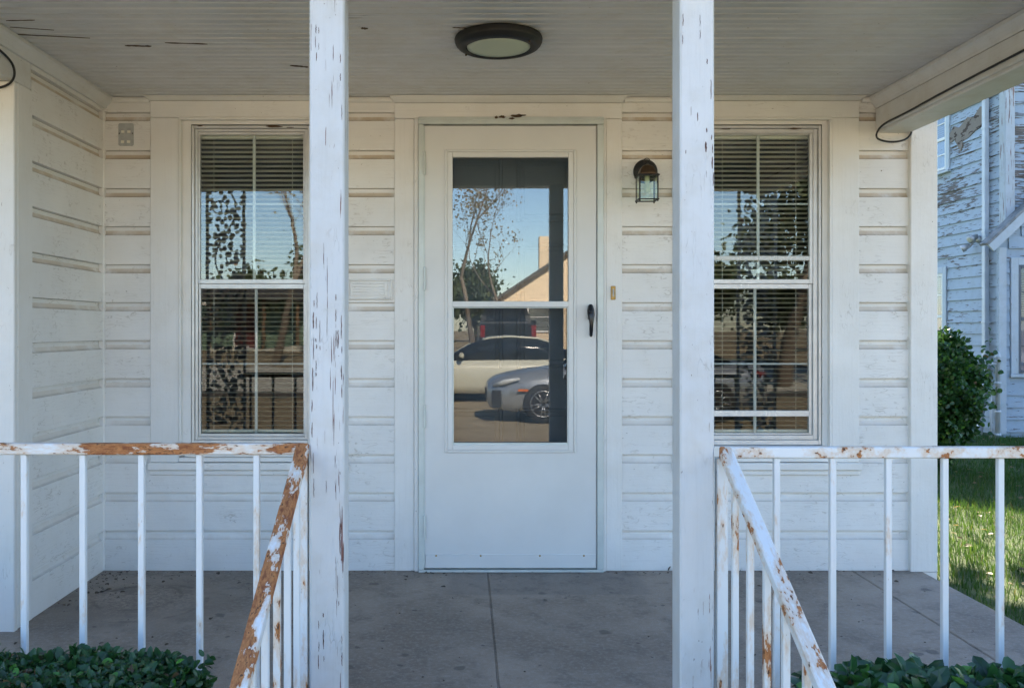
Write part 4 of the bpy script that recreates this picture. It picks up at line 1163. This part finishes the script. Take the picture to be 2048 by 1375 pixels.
# windows on the side wall (facing our house): y ranges
uw = (10.95, 11.85, 3.80, 4.85); lw = (11.05, 11.95, .60, 2.05)
z = -.42; k = 0
while z < 6.05:
    mat = M['peel_y'] if z > 2.6 else M['peel_lowy']
    cuts = [w for w in (uw, lw) if z + NH > w[2] - .1 and z < w[3] + .1]
    if cuts:
        w = cuts[0]
        lap(NX - .0005, NY + .01, z, w[0] - .12 - NY - .01, 'Y', mat); lap(NX - .0005, w[1] + .12, z, NY + 9 - w[1] - .12, 'Y', mat)
    else: lap(NX - .0005, NY + .01, z, 8.99, 'Y', mat)
    z += NH; k += 1
def far_window(a0, a1, z0, z1, axis, sashmat, depth0, blinds=True):
    """depth0: plane of the wall; axis 'Y' = on the side wall (faces -x), 'X' = on the front wall (faces -y)"""
    def bx_(mb, u0, u1, d0, d1, zz0, zz1, c=.004):
        if axis == 'Y': mb.box(depth0 + d0, depth0 + d1, u0, u1, zz0, zz1, c)
        else: mb.box(u0, u1, depth0 + d0, depth0 + d1, zz0, zz1, c)
        return mb
    mb = MB()
    bx_(mb, a0 - .11, a0, -.045, -.001, z0 - .02, z1 + .11); bx_(mb, a1, a1 + .11, -.045, -.001, z0 - .02, z1 + .11); bx_(mb, a0 + .0005, a1 - .0005, -.045, -.001, z1, z1 + .11)
    w = mb.build('window', M['far_trim'], nb)
    bx_(MB(), a0 - .13, a1 + .13, -.075, -.001, z0 - .065, z0 - .021).build('sill', M['far_trim'], w)
    mb = MB(); t = .045; zm = (z0 + z1) / 2
    for u0, u1, zz0, zz1 in ((a0, a0 + t, z0, z1), (a1 - t, a1, z0, z1), (a0 + t, a1 - t, z1 - t, z1), (a0 + t, a1 - t, z0, z0 + t), (a0 + t, a1 - t, zm - .025, zm + .025)):
        bx_(mb, u0, u1, -.035, -.006, zz0, zz1, .003)
    mb.build('sash', sashmat, w)
    mb = MB(); um = (a0 + a1) / 2
    bx_(mb, um - .01, um + .01, -.028, -.008, z0 + t, z1 - t, 0)
    for f in (.25, .75): bx_(mb, a0 + t, a1 - t, -.027, -.009, z0 + (z1 - z0) * f - .01, z0 + (z1 - z0) * f + .01, 0)
    mb.build('muntin', sashmat, w)
    bx_(MB(), a0 + t, a1 - t, -.020, -.016, z0 + t, zm - .025, 0).build('pane', M['glass_far'], w)
    bx_(MB(), a0 + t, a1 - t, -.020, -.016, zm + .025, z1 - t, 0).build('pane', M['glass_far'], w)
    if blinds:
        mb = MB(); zz = zm + .03
        while zz < z1 - t:
            bx_(mb, a0 + t, a1 - t, -.012, -.0055, zz, zz + .020, 0); zz += .036
        o = mb.build('blind', M['far_blind'], w)
far_window(uw[0], uw[1], uw[2], uw[3], 'Y', M['grid'], NX)
far_window(lw[0], lw[1], lw[2], lw[3], 'Y', M['grid'], NX)
# upper front wall
z = 2.3
while z < 6.05:
    lap(NX + .01, NY - .0005, z, 7.98, 'X', M['peel_x']); z += NH
MB().box(NX - .042, NX + .10, NY - .046, NY - .0355, 2.4, 6.1, .003).build('corner_board', M['far_trim_bare'], nb)
MB().box(NX - .046, NX - .0355, NY - .0350, NY + .11, -.42, 6.1, .003).build('corner_board', M['far_trim_bare'], nb)
MB().box(NX - .034, NX + .10, NY - .036, NY - .002, -.42, 2.399, .003).build('corner_board', M['far_trim'], nb)
# main roof
MB().prism([(NY - .5, 5.95), (NY + 4.5, 7.5), (NY + 9.5, 5.95), (NY + 9.5, 6.15), (NY + 4.5, 7.7), (NY - .5, 6.15)], FX, NX - .45, NX + 8.4).build('roof', M['shingle'], nb)
# patch where boards are missing
mb = MB(); rng = random.Random(3)
up = [(NY + .42, 4.53), (9.95, 4.60), (10.15, 4.47), (10.3, 4.52), (10.55, 4.40), (10.72, 4.46), (10.84, 4.36)]
lo = [(10.83, 4.20), (10.7, 4.24), (10.6, 4.12), (10.5, 4.0), (10.44, 4.15), (10.25, 4.19), (10.1, 4.26), (9.98, 4.27), (NY + .42, 4.36)]
mb.prism([(a, b) for a, b in up + lo], lambda u, v, t: (t, u, v), NX - .037, NX - .003)
mb.build('bare_patch', M['raw'], nb, 'patch of bare sheathing where boards have broken away')
# low gabled wing in front
WX, WY = 7.93, 9.20
slope = .95
apx = WX + 1.9; ez = 2.36; az = ez + slope * 1.9
MB().prism([(WX + .02, -.5), (WX + 3.78, -.5), (WX + 3.78, ez), (apx, az), (WX + .02, ez)], FY, WY + .03, NY - .04).build('wing_wall', M['peel_low'], nb)
rw = (8.22, 9.12, .46, 2.06)
z = -.42
while z < az - .1:
    ins = max(0, (z + NH - ez) / slope)
    x0, x1 = WX + .02 + ins, WX + 3.78 - ins
    if x1 - x0 > .2:
        if z + NH > rw[2] - .1 and z < rw[3] + .1:
            lap(x0, WY + .0295, z, rw[0] - .12 - x0, 'X', M['peel_low']); lap(rw[1] + .12, WY + .0295, z, x1 - rw[1] - .12, 'X', M['peel_low'])
        else: lap(x0, WY + .0295, z, x1 - x0, 'X', M['peel_low'])
    z += NH
far_window(rw[0], rw[1], rw[2], rw[3], 'X', M['navy'], WY + .029)
for sg in (0, 1):
    e0 = (WX - .14, ez - .10) if not sg else (WX + 3.94, ez - .10)
    t_ = .055
    n_ = Vector((-slope, 1)).normalized() if not sg else Vector((slope, 1)).normalized()
    a = Vector(e0); b = Vector((apx, az + .03))
    poly = [tuple(a), tuple(b), tuple(b + n_ * .12), tuple(a + n_ * .12)]
    MB().prism(poly, FY, WY - .13, WY - .09).build('rake_board', M['far_trim'], nb)
    MB().prism([tuple(a + n_ * .121), tuple(b + n_ * .121), tuple(b + n_ * .16), tuple(a + n_ * .16)], FY, WY - .135, NY - .045).build('wing_roof', M['old_roof'], nb)
MB().box(WX + .0, WX + .11, WY - .016, WY - .006, -.45, ez - .04, .003).build('corner_board', M['far_trim'], nb)
MB().box(WX + .5, WX + .9, WY - .045, WY - .02, .30, .40, .01).build('broken_board', M['raw'], nb)
# downspout
dsx, dsy = NX - .085, 9.72
ds = MB().box(dsx - .035, dsx + .035, dsy - .045, dsy + .045, .25, 5.9, .008)
ds.build('downspout', M['pvc'], nb)
MB().tube(spline([(dsx, dsy, .26), (dsx - .05, dsy - .02, .0), (dsx - .10, dsy - .04, -.30), (dsx - .14, dsy - .10, -.42), (dsx - .30, dsy - .35, -.46)]), .045, 10).build('downspout', M['galv'], nb)
for zz in (1.2, 2.6, 4.2):
    MB().box(dsx - .04, NX - .02, dsy - .05, dsy + .05, zz, zz + .03, .002).build('downspout_strap', M['pvc'], nb)

# twin flood light on the neighbour's wall
fl = thing('flood_light', (NX - .03, 9.98, 2.42), 'twin metal flood light on the peeling side wall', 'flood light')
MB().lathe([(.06, 0), (.06, -.02), (.045, -.05), (.02, -.06)], (NX - .026, 9.98, 2.52), 'X', 16).build('base', M['galv'], fl)
for dy, dz in ((.10, -.07), (-.05, .06)):
    p0 = Vector((NX - .08, 9.98, 2.52)); d = Vector((-.75, dy * 4, -.45)).normalized(); p1 = p0 + Vector((-.02, dy, dz))
    mb = MB().tube([p0, p1, p1 + d * .03, p1 + d * .08, p1 + d * .15, p1 + d * .155], [.015, .02, .035, .045, .062, .03], 14)
    mb.build('lamp_head', M['galv'], fl)

# white fence post with a pipe rail in front of the wing
fpx, fpy = wx(1984, 134.5), sy(136)
fp = thing('fence_post', (fpx, fpy, -.5), 'white steel fence post with a short pipe rail and vine', 'fence post')
MB().lathe([(.034, 0), (.034, 1.18), (.042, 1.185), (.042, 1.21), (.034, 1.22), (.030, 1.25), (.016, 1.275), (.003, 1.285)], (fpx, fpy, -.5), 'Z', 18).build('post', M['pvc'], fp)
for zz in (-.46, -.12, .30, .62):
    MB().lathe([(.043, 0), (.043, .035)], (fpx, fpy, zz), 'Z', 18).build('collar', M['pvc'], fp)
MB().tube([(fpx - .02, fpy, .60), (fpx - 1.5, fpy + .25, .60)], .022, 10).build('pipe_rail', M['pvc'], fp)
MB().tube([(fpx - .09, fpy + .02, .25), (fpx - .09, fpy + .02, -.5)], .016, 8).build('pipe_rail', M['pvc'], fp)
nv = 120
tt = RNG.random(nv)
vp = np.stack([fpx - .16 + RNG.normal(0, .07, nv), fpy + RNG.normal(-.03, .06, nv), .12 + RNG.normal(.25, .26, nv)], 1)
me = leaves('vine', vp - np.array([fpx, fpy, -.5]), RNG.normal(0, 1, (nv, 3)) + np.array([0, -.3, -.4]), RNG.normal(0, .5, (nv, 3)) + np.array([0, -1., .3]), RNG.uniform(.04, .09, nv), M['leaf_bush'], 1.4)
o = place('vine', me, (fpx, fpy, -.5), fp); o['kind'] = 'stuff'

# ------------------------------------------------------------------ trees
def tree(name, base, height, r0, spread, depth, label, leafmat=None, nleaf=0, lsize=.1, seed=1, first=.3, group=None, lean=(0, 0), fork=2, shrink=1.0):
    rng = random.Random(seed)
    root = thing(name, base, label, 'tree', group)
    mb = MB(); tips = []
    def grow(p, d, L, r, k):
        pts = [p]; rs = [r]; q = p.copy(); dd = d.copy()
        m = 4 if k < 2 else 3
        for i in range(m):
            dd = (dd + Vector((rng.gauss(0, .10), rng.gauss(0, .10), rng.gauss(.02, .05)))).normalized()
            q = q + dd * (L / m); pts.append(q.copy()); rs.append(r * (1 - .35 * (i + 1) / m))
            if k >= depth - 2: tips.append(q.copy())
        mb.tube(pts, rs, 7 if k < 2 else 5, caps=False)
        if k >= depth: return
        nc = rng.choice((2, 3)) if k else fork
        for c in range(nc):
            a = rng.uniform(0, 6.28)
            t = rng.uniform(.35, .75) * spread if not (c == 0) else rng.uniform(.08, .3) * spread
            ax = dd.orthogonal().normalized(); ax = Matrix.Rotation(a, 3, dd) @ ax
            nd = (Matrix.Rotation(t, 3, ax) @ dd).normalized(); nd.z += .10; nd.normalize()
            grow(q, nd, L * rng.uniform(.62, .85) * (shrink if k == 0 else 1), rs[-1] * (.82 if c == 0 else .62), k + 1)
        if k and rng.random() < .7:
            ax = dd.orthogonal().normalized(); ax = Matrix.Rotation(rng.uniform(0, 6.28), 3, dd) @ ax
            grow(pts[2], (Matrix.Rotation(.8 * spread, 3, ax) @ dd).normalized(), L * .5, rs[2] * .45, min(k + 2, depth))
    grow(Vector(base), Vector((lean[0], lean[1], 1)).normalized(), height * first, r0, 0)
    mb.build('trunk', M['bark'], root, recalc=False)
    if nleaf:
        g = np.random.default_rng(seed); T_ = np.array([tuple(t) for t in tips])
        P = T_[g.integers(0, len(T_), nleaf)] + g.normal(0, lsize * 2.2, (nleaf, 3))
        me = leaves('crown', P - np.array(base), g.normal(0, 1, (nleaf, 3)) + np.array([0, 0, -.3]), g.normal(0, 1, (nleaf, 3)), g.uniform(.7, 1.3, nleaf) * lsize, leafmat, 1.2)
        o = place('crown', me, base, root); o['kind'] = 'stuff'
    return root
tree('tree', (.35, -35, gz(-35)), 11, .13, .9, 6, 'bare forked tree beyond the street, branches nearly leafless', M['leaf_dry'], 60, .08, 11)
tree('tree', (2.0, -36, gz(-36)), 8.5, .10, 1.0, 6, 'slim street tree holding some tan autumn leaves', M['leaf_dry'], 1300, .10, 5)
tree('tree', (-6.2, -25.2, gz(-25.2)), 10.5, .15, .95, 6, 'bare many-branched tree in front of the green house', M['leaf_dry'], 500, .13, 23, first=.26, fork=3)
tree('tree', (8.6, -20, gz(-20) - .02), 9, .24, 1.1, 6, 'broad leafy green oak beside the street', M['leaf_tree'], 26000, .13, 31, first=.24, fork=3)
tree('tree', (4.85, 9.95, -.5), 11.0, .22, 1.05, 6, 'unseen leafy tree added behind the house to shade the lawn', M['leaf_tree'], 8000, .20, 47, first=.50, fork=3, shrink=.40)  # added out of view so its crown shades porch edge and lawn
rng = random.Random(9)
for k, (x, y) in enumerate(((-34, -60), (-24, -58), (-16, -62), (-9, -56), (-3, -60), (1, -66), (16, -58), (24, -62), (33, -57))):
    tree('tree', (x, y, gz(y)), rng.uniform(7, 9.5), .25, 1.15, 4, 'distant evergreen tree in the row beyond the street', M['leaf_tree'], 3600, .32, 60 + k, first=.2, group='distant trees', fork=3)

# ------------------------------------------------------------------ houses across the street
M['green'] = simple('green_clapboard', (0.16, 0.24, 0.17), .7, 0, .08)
M['red'] = simple('red_door', (0.11, 0.022, 0.018), .5)
M['cream'] = simple('cream_boards', (0.66, 0.52, 0.36), .7, 0, .06)
M['wht'] = simple('white_trim', (0.7, 0.69, 0.66), .6, 0, .05)
M['wood'] = simple('brown_wood', (0.26, 0.15, 0.08), .7, 0, .2)
M['brick'] = simple('chimney_brick', (0.30, 0.17, 0.11), .8, 0, .2)
def far_house(x0, x1, y0, y1, zg, zw, apex, wallmat, roofmat, label, gable_front=True):
    h = thing('house', ((x0 + x1) / 2, (y0 + y1) / 2, zg), label, 'house')
    bw_ = .16; z = zg; lm = {}
    MB().box(x0, x1, y0, y1 - .03, zg, zw).build('wall', wallmat, h)
    mb = MB()
    key = None
    while z < (apex if gable_front else zw) - .08:
        ins = 0 if z + bw_ <= zw else (z + bw_ - zw) / (apex - zw) * (x1 - x0) / 2
        a, b = x0 + ins, x1 - ins
        if b - a > .3:
            MB().prism([(0, 0), (.024, 0), (.008, bw_ - .002), (0, bw_ - .002)], lambda u, v, t: (t, y1 - .029 + u, z + v), a, b).build('siding_board', wallmat, h)
        z += bw_
    xm = (x0 + x1) / 2
    if gable_front:
        MB().prism([(x0, zw), (x1, zw), (xm, apex)], FY, y1 - .12, y1 - .031).build('gable_wall', wallmat, h)
        for sg in (-1, 1):
            e = x0 - .35 if sg < 0 else x1 + .35
            dz_ = (apex - zw) / ((x1 - x0) / 2) * .35
            MB().prism([(e, zw - dz_), (xm, apex), (xm, apex + .16), (e, zw - dz_ + .16)], FY, y0 - .3, y1 + .4).build('roof', roofmat, h)
    else:
        ym = (y0 + y1) / 2
        MB().prism([(y0 - .4, zw - .1), (ym, apex), (y1 + .4, zw - .1), (y1 + .4, zw + .05), (ym, apex + .16), (y0 - .4, zw + .05)], FX, x0 - .4, x1 + .4).build('roof', roofmat, h)
    return h
def far_opening(h, name, x0, x1, y, z0, z1, mat, pane=True):
    mb = MB(); frame_ring(mb, x0 - .09, x1 + .09, z0 - .06, z1 + .09, .085, y + .001, y + .05, .004)
    w = mb.build(name, M['wht'], h)
    MB().box(x0, x1, y + .002, y + .03, z0, z1).build('pane' if pane else 'door_panel', M['glass_far'] if pane else mat, w)
    if pane: MB().box(x0, x1, y + .031, y + .04, (z0 + z1) / 2 - .02, (z0 + z1) / 2 + .02).build('meeting_rail', M['wht'], w)
gg = gz(-28)
hy = -37.0
h1 = far_house(-19.0, -7.0, hy - 8, hy, gg, gg + 2.55, gg + 3.3, M['green'], M['shingle'], 'green clapboard cottage with red door across the street', False)
far_opening(h1, 'door', -10.5, -9.6, hy, gg + .2, gg + 2.15, M['red'], False)
for xw in (-17.2, -14.2, -12.4): far_opening(h1, 'window', xw, xw + 1.0, hy, gg + .9, gg + 2.1, None)
MB().box(-11.4, -7.3, hy + .1, hy + 1.6, gg, gg + .18, .01).build('porch_slab', M['street'], h1)
for x in (-11.3, -8.9, -7.4): MB().box(x - .06, x + .06, hy + 1.4, hy + 1.52, gg + .185, gg + 2.35, .01).build('porch_post', M['wood'], h1)
MB().prism([(hy + .05, gg + 2.45), (hy + 1.8, gg + 2.25), (hy + 1.8, gg + 2.35), (hy + .05, gg + 2.56)], FX, -11.7, -7.1).build('porch_roof', M['shingle'], h1)
h2 = far_house(1.75, 11.3, -50, -41, gz(-41), gz(-41) + 2.55, gz(-41) + 5.7, M['cream'], M['shingle'], 'cream gable fronted house beyond the end of the side street')
far_opening(h2, 'window', 3.2, 4.3, -41, gz(-41) + .9, gz(-41) + 2.3, None)
far_opening(h2, 'window', 8.2, 9.3, -41, gz(-41) + .9, gz(-41) + 2.3, None)
far_opening(h2, 'door', 5.9, 6.8, -41, gz(-41) + .1, gz(-41) + 2.2, M['wood'], False)
MB().box(4.0, 4.6, -45, -44.4, gz(-41) + 3.5, gz(-41) + 6.0, .02).build('chimney', M['cream'], h2)
h3 = far_house(16, 26, -38, -29, gg, gg + 3.0, gg + 5.6, M['wht'], M['shingle'], 'white gabled house beside the oak across the street')
far_opening(h3, 'window', 17.5, 18.6, -29, gg + .9, gg + 2.3, None)
far_opening(h3, 'window', 22.5, 23.6, -29, gg + .9, gg + 2.3, None)
far_opening(h3, 'door', 20.2, 21.1, -29, gg + .1, gg + 2.2, M['red'], False)

# ------------------------------------------------------------------ vehicles
M['silver'] = simple('silver_paint', (0.42, 0.45, 0.48), .25, .55, .03)
M['blackp'] = simple('black_car_paint', (0.02, 0.022, 0.024), .2, .2, .05)
M['tyre'] = simple('tyre', (0.025, 0.025, 0.026), .8)
M['rim'] = simple('alloy_rim', (0.42, 0.43, 0.44), .3, .8)
M['carglass'] = simple('car_glass', (0.012, 0.015, 0.018), .06)
M['lampred'] = simple('red_lamp', (0.22, 0.012, 0.012), .2)
M['lampclear'] = simple('clear_lamp', (0.65, 0.68, 0.70), .15)
M['amber'] = simple('amber_lamp', (0.7, 0.16, 0.02), .25)
def wheel(root, c, r, w, axis='Y', sgn=1):
    t = MB().lathe([(r * .66, -w / 2), (r * .93, -w / 2), (r, -w * .32), (r, w * .32), (r * .93, w / 2), (r * .66, w / 2)], c, axis, 28).build('wheel', M['tyre'], root)
    mb = MB().lathe([(r * .64, -w * .3), (r * .64, w * .3)], c, axis, 24)
    mb.build('wheel_well', M['tyre'], t)
    mb = MB(); f = sgn * w * .52
    for k in range(10):
        a = 2 * math.pi * k / 10 + (.12 if k % 2 else -.12)
        p = lambda rr: (c[0] + rr * math.cos(a), c[1] + f, c[2] + rr * math.sin(a)) if axis == 'Y' else (c[0] + f, c[1] + rr * math.cos(a), c[2] + rr * math.sin(a))
        mb.tube([p(r * .1), p(r * .66)], [r * .06, r * .04], 5)
    rg = [((c[0] + r * .65 * math.cos(t_), c[1] + f, c[2] + r * .65 * math.sin(t_)) if axis == 'Y' else (c[0] + f, c[1] + r * .65 * math.cos(t_), c[2] + r * .65 * math.sin(t_))) for t_ in [2 * math.pi * i / 28 for i in range(28)]]
    mb.tube(rg, r * .035, 6, closed=True)
    mb.build('rim', M['rim'], t)
# saloon, nose towards -x, its side facing the house
def make_car(cxn, cyn, cz, paintmat, label):
    car = thing('parked_car', (cxn + 2.4, cyn - .9, cz), label, 'car', 'parked cars')
    def loft_car(sections, mat, name, parent, n_smooth=True):
        mb = MB(); vs = []; k = len(sections[0][1])
        for x, ring in sections: vs += [(cxn + x, cyn - .92 + y, cz + z) for y, z in ring]
        fs = [(i * k + j, i * k + (j + 1) % k, (i + 1) * k + (j + 1) % k, (i + 1) * k + j) for i in range(len(sections) - 1) for j in range(k)] + [tuple(range(k)), tuple(range((len(sections) - 1) * k, len(sections) * k))]
        mb.add(vs, fs, True)
        return mb.build(name, mat, parent)
    def ring(hw_, zlo, zhi):
        h_ = zhi - zlo
        half = [(hw_ * .55, zlo), (hw_ * .92, zlo + .04 * h_), (hw_ * .99, zlo + .25 * h_), (hw_, zlo + .50 * h_), (hw_ * .975, zlo + .70 * h_), (hw_ * .90, zlo + .90 * h_), (hw_ * .70, zlo + .985 * h_), (hw_ * .3, zhi)]
        return half + [(-y, z) for y, z in half[::-1]]
    body = [(0.0, ring(.45, .34, .60)), (.05, ring(.62, .24, .70)), (.18, ring(.76, .19, .77)), (.40, ring(.86, .17, .83)), (.8, ring(.91, .17, .90)), (1.2, ring(.92, .17, .95)), (1.6, ring(.92, .17, .99)),
            (2.4, ring(.92, .17, 1.0)), (3.4, ring(.92, .17, 1.0)), (4.1, ring(.91, .18, 1.02)), (4.5, ring(.88, .22, 1.03)), (4.8, ring(.80, .30, 1.0)), (4.9, ring(.66, .38, .90))]
    loft_car([(x, [(y * .965, z) for y, z in r]) for x, r in body], paintmat, 'body', car)
    gr = lambda hw_, z: [(hw_ * 1.0, .93), (hw_ * .9, .93 + (z - .93) * .7), (hw_ * .72, z), (-hw_ * .72, z), (-hw_ * .9, .93 + (z - .93) * .7), (-hw_ * 1.0, .93)]
    loft_car([(1.35, gr(.80, .96)), (1.9, gr(.79, 1.27)), (2.3, gr(.78, 1.405)), (2.8, gr(.77, 1.44)), (3.4, gr(.77, 1.40)), (3.9, gr(.77, 1.22)), (4.35, gr(.76, 1.0))], M['carglass'], 'windows', car)
    rf = lambda hw_, z: [(hw_ * .72, z), (hw_ * .66, z + .018), (-hw_ * .66, z + .018), (-hw_ * .72, z), (-hw_ * .70, z - .03), (hw_ * .70, z - .03)]
    loft_car([(2.2, rf(.82, 1.38)), (2.4, rf(.82, 1.425)), (2.8, rf(.82, 1.45)), (3.4, rf(.82, 1.41)), (3.7, rf(.82, 1.32))], paintmat, 'roof', car)
    for x in (.95, 3.95):
        for s_ in (1, -1): wheel(car, (cxn + x, cyn - .92 + s_ * .845, cz + .335), .335, .20, 'Y', s_)
    for s_ in (1, -1):
        yc = cyn - .92
        MB().tube([(cxn + .12, yc + s_ * .66, cz + .64), (cxn + .30, yc + s_ * .80, cz + .70), (cxn + .55, yc + s_ * .87, cz + .76)], [.03, .05, .02], 8).build('headlight', M['lampclear'], car)
        MB().box(cxn + .52, cxn + .70, yc + s_ * .90, yc + s_ * .915, cz + .545, cz + .585, .005).build('side_marker', M['amber'], car)
        MB().tube([(cxn + 4.62, yc + s_ * .80, cz + .82), (cxn + 4.82, yc + s_ * .66, cz + .82)], .06, 8).build('taillight', M['lampred'], car)
        MB().tube([(cxn + 1.75, yc + s_ * .88, cz + 1.0), (cxn + 1.72, yc + s_ * 1.0, cz + 1.04), (cxn + 1.74, yc + s_ * 1.05, cz + 1.04)], [.03, .06, .04], 8).build('mirror', paintmat, car)
    MB().box(cxn - .012, cxn + .03, cyn - .92 - .40, cyn - .92 + .40, cz + .36, cz + .56, .02).build('grille', M['tyre'], car)
    MB().box(cxn + .08, cxn + .24, cyn - .92 + .70, cyn - .92 + .79, cz + .26, cz + .56, .02).build('air_intake', M['tyre'], car)
    return car
M['cream_car'] = simple('cream_car_paint', (0.60, 0.59, 0.48), .3, 0, .03)
make_car(.38, -(F / 117 - D0), -.5, M['silver'], 'silver saloon car parked on the verge in front of the house')
make_car(-1.80, -(F / 91.5 - D0), -.5, M['cream_car'], 'cream saloon car parked behind the silver car by the kerb')

# dark pickup seen from behind, on the side street
tx, ty = 1.52, -27.6; tz = gz(ty) + .006
tr = thing('pickup_truck', (tx, ty - 2.7, tz), 'black pickup truck stopped on the side street, tailgate towards the house', 'truck')
hw2 = 1.0
MB().box(tx - hw2, tx + hw2, ty - 5.6, ty - .04, tz + .48, tz + 1.16, .06).build('body', M['blackp'], tr)
MB().box(tx - hw2 + .02, tx + hw2 - .02, ty - .039, ty + .02, tz + .62, tz + 1.20, .03).build('tailgate', M['blackp'], tr)
mb = MB(); vs = []
for y_, zz, w_ in ((ty - 1.75, 1.12, .97), (ty - 1.85, 1.50, .90), (ty - 2.05, 1.84, .74), (ty - 3.3, 1.86, .74), (ty - 4.1, 1.18, .95)):
    vs += [(tx - w_, y_, tz + zz), (tx + w_, y_, tz + zz)]
fs = [(0, 1, 3, 2), (2, 3, 5, 4), (4, 5, 7, 6), (6, 7, 9, 8), (0, 2, 4, 6, 8), (1, 9, 7, 5, 3), (0, 8, 9, 1)]
mb.add(vs, fs); cab = mb.build('cab', M['blackp'], tr)
MB().add([(tx - .76, ty - 1.76 + .0, tz + 1.30), (tx + .76, ty - 1.76, tz + 1.30), (tx + .64, ty - 1.93, tz + 1.74), (tx - .64, ty - 1.93, tz + 1.74),
          (tx - .76, ty - 1.80, tz + 1.30), (tx + .76, ty - 1.80, tz + 1.30), (tx + .64, ty - 1.97, tz + 1.74), (tx - .64, ty - 1.97, tz + 1.74)],
         [(0, 1, 2, 3), (7, 6, 5, 4), (0, 4, 5, 1), (1, 5, 6, 2), (2, 6, 7, 3), (3, 7, 4, 0)]).build('rear_window', M['carglass'], tr)
MB().box(tx - 1.02, tx + 1.02, ty + .0, ty + .16, tz + .42, tz + .60, .03).build('bumper', M['rim'], tr)
MB().box(tx - .17, tx + .17, ty + .161, ty + .168, tz + .43, tz + .58, .003).build('license_plate', M['wht'], tr)
for s_ in (-1, 1):
    MB().box(tx + s_ * .90 - .085, tx + s_ * .90 + .09, ty - .1, ty + .035, tz + .70, tz + 1.14, .02).build('taillight', M['lampred'], tr)
    MB().box(tx + s_ * 1.16 - .11, tx + s_ * 1.16 + .11, ty - 3.75, ty - 3.62, tz + 1.12, tz + 1.36, .03).build('mirror', M['blackp'], tr)
    for yy in (-1.15, -4.55): wheel(tr, (tx + s_ * .88, ty + yy, tz + .40), .40, .27, 'X', s_)
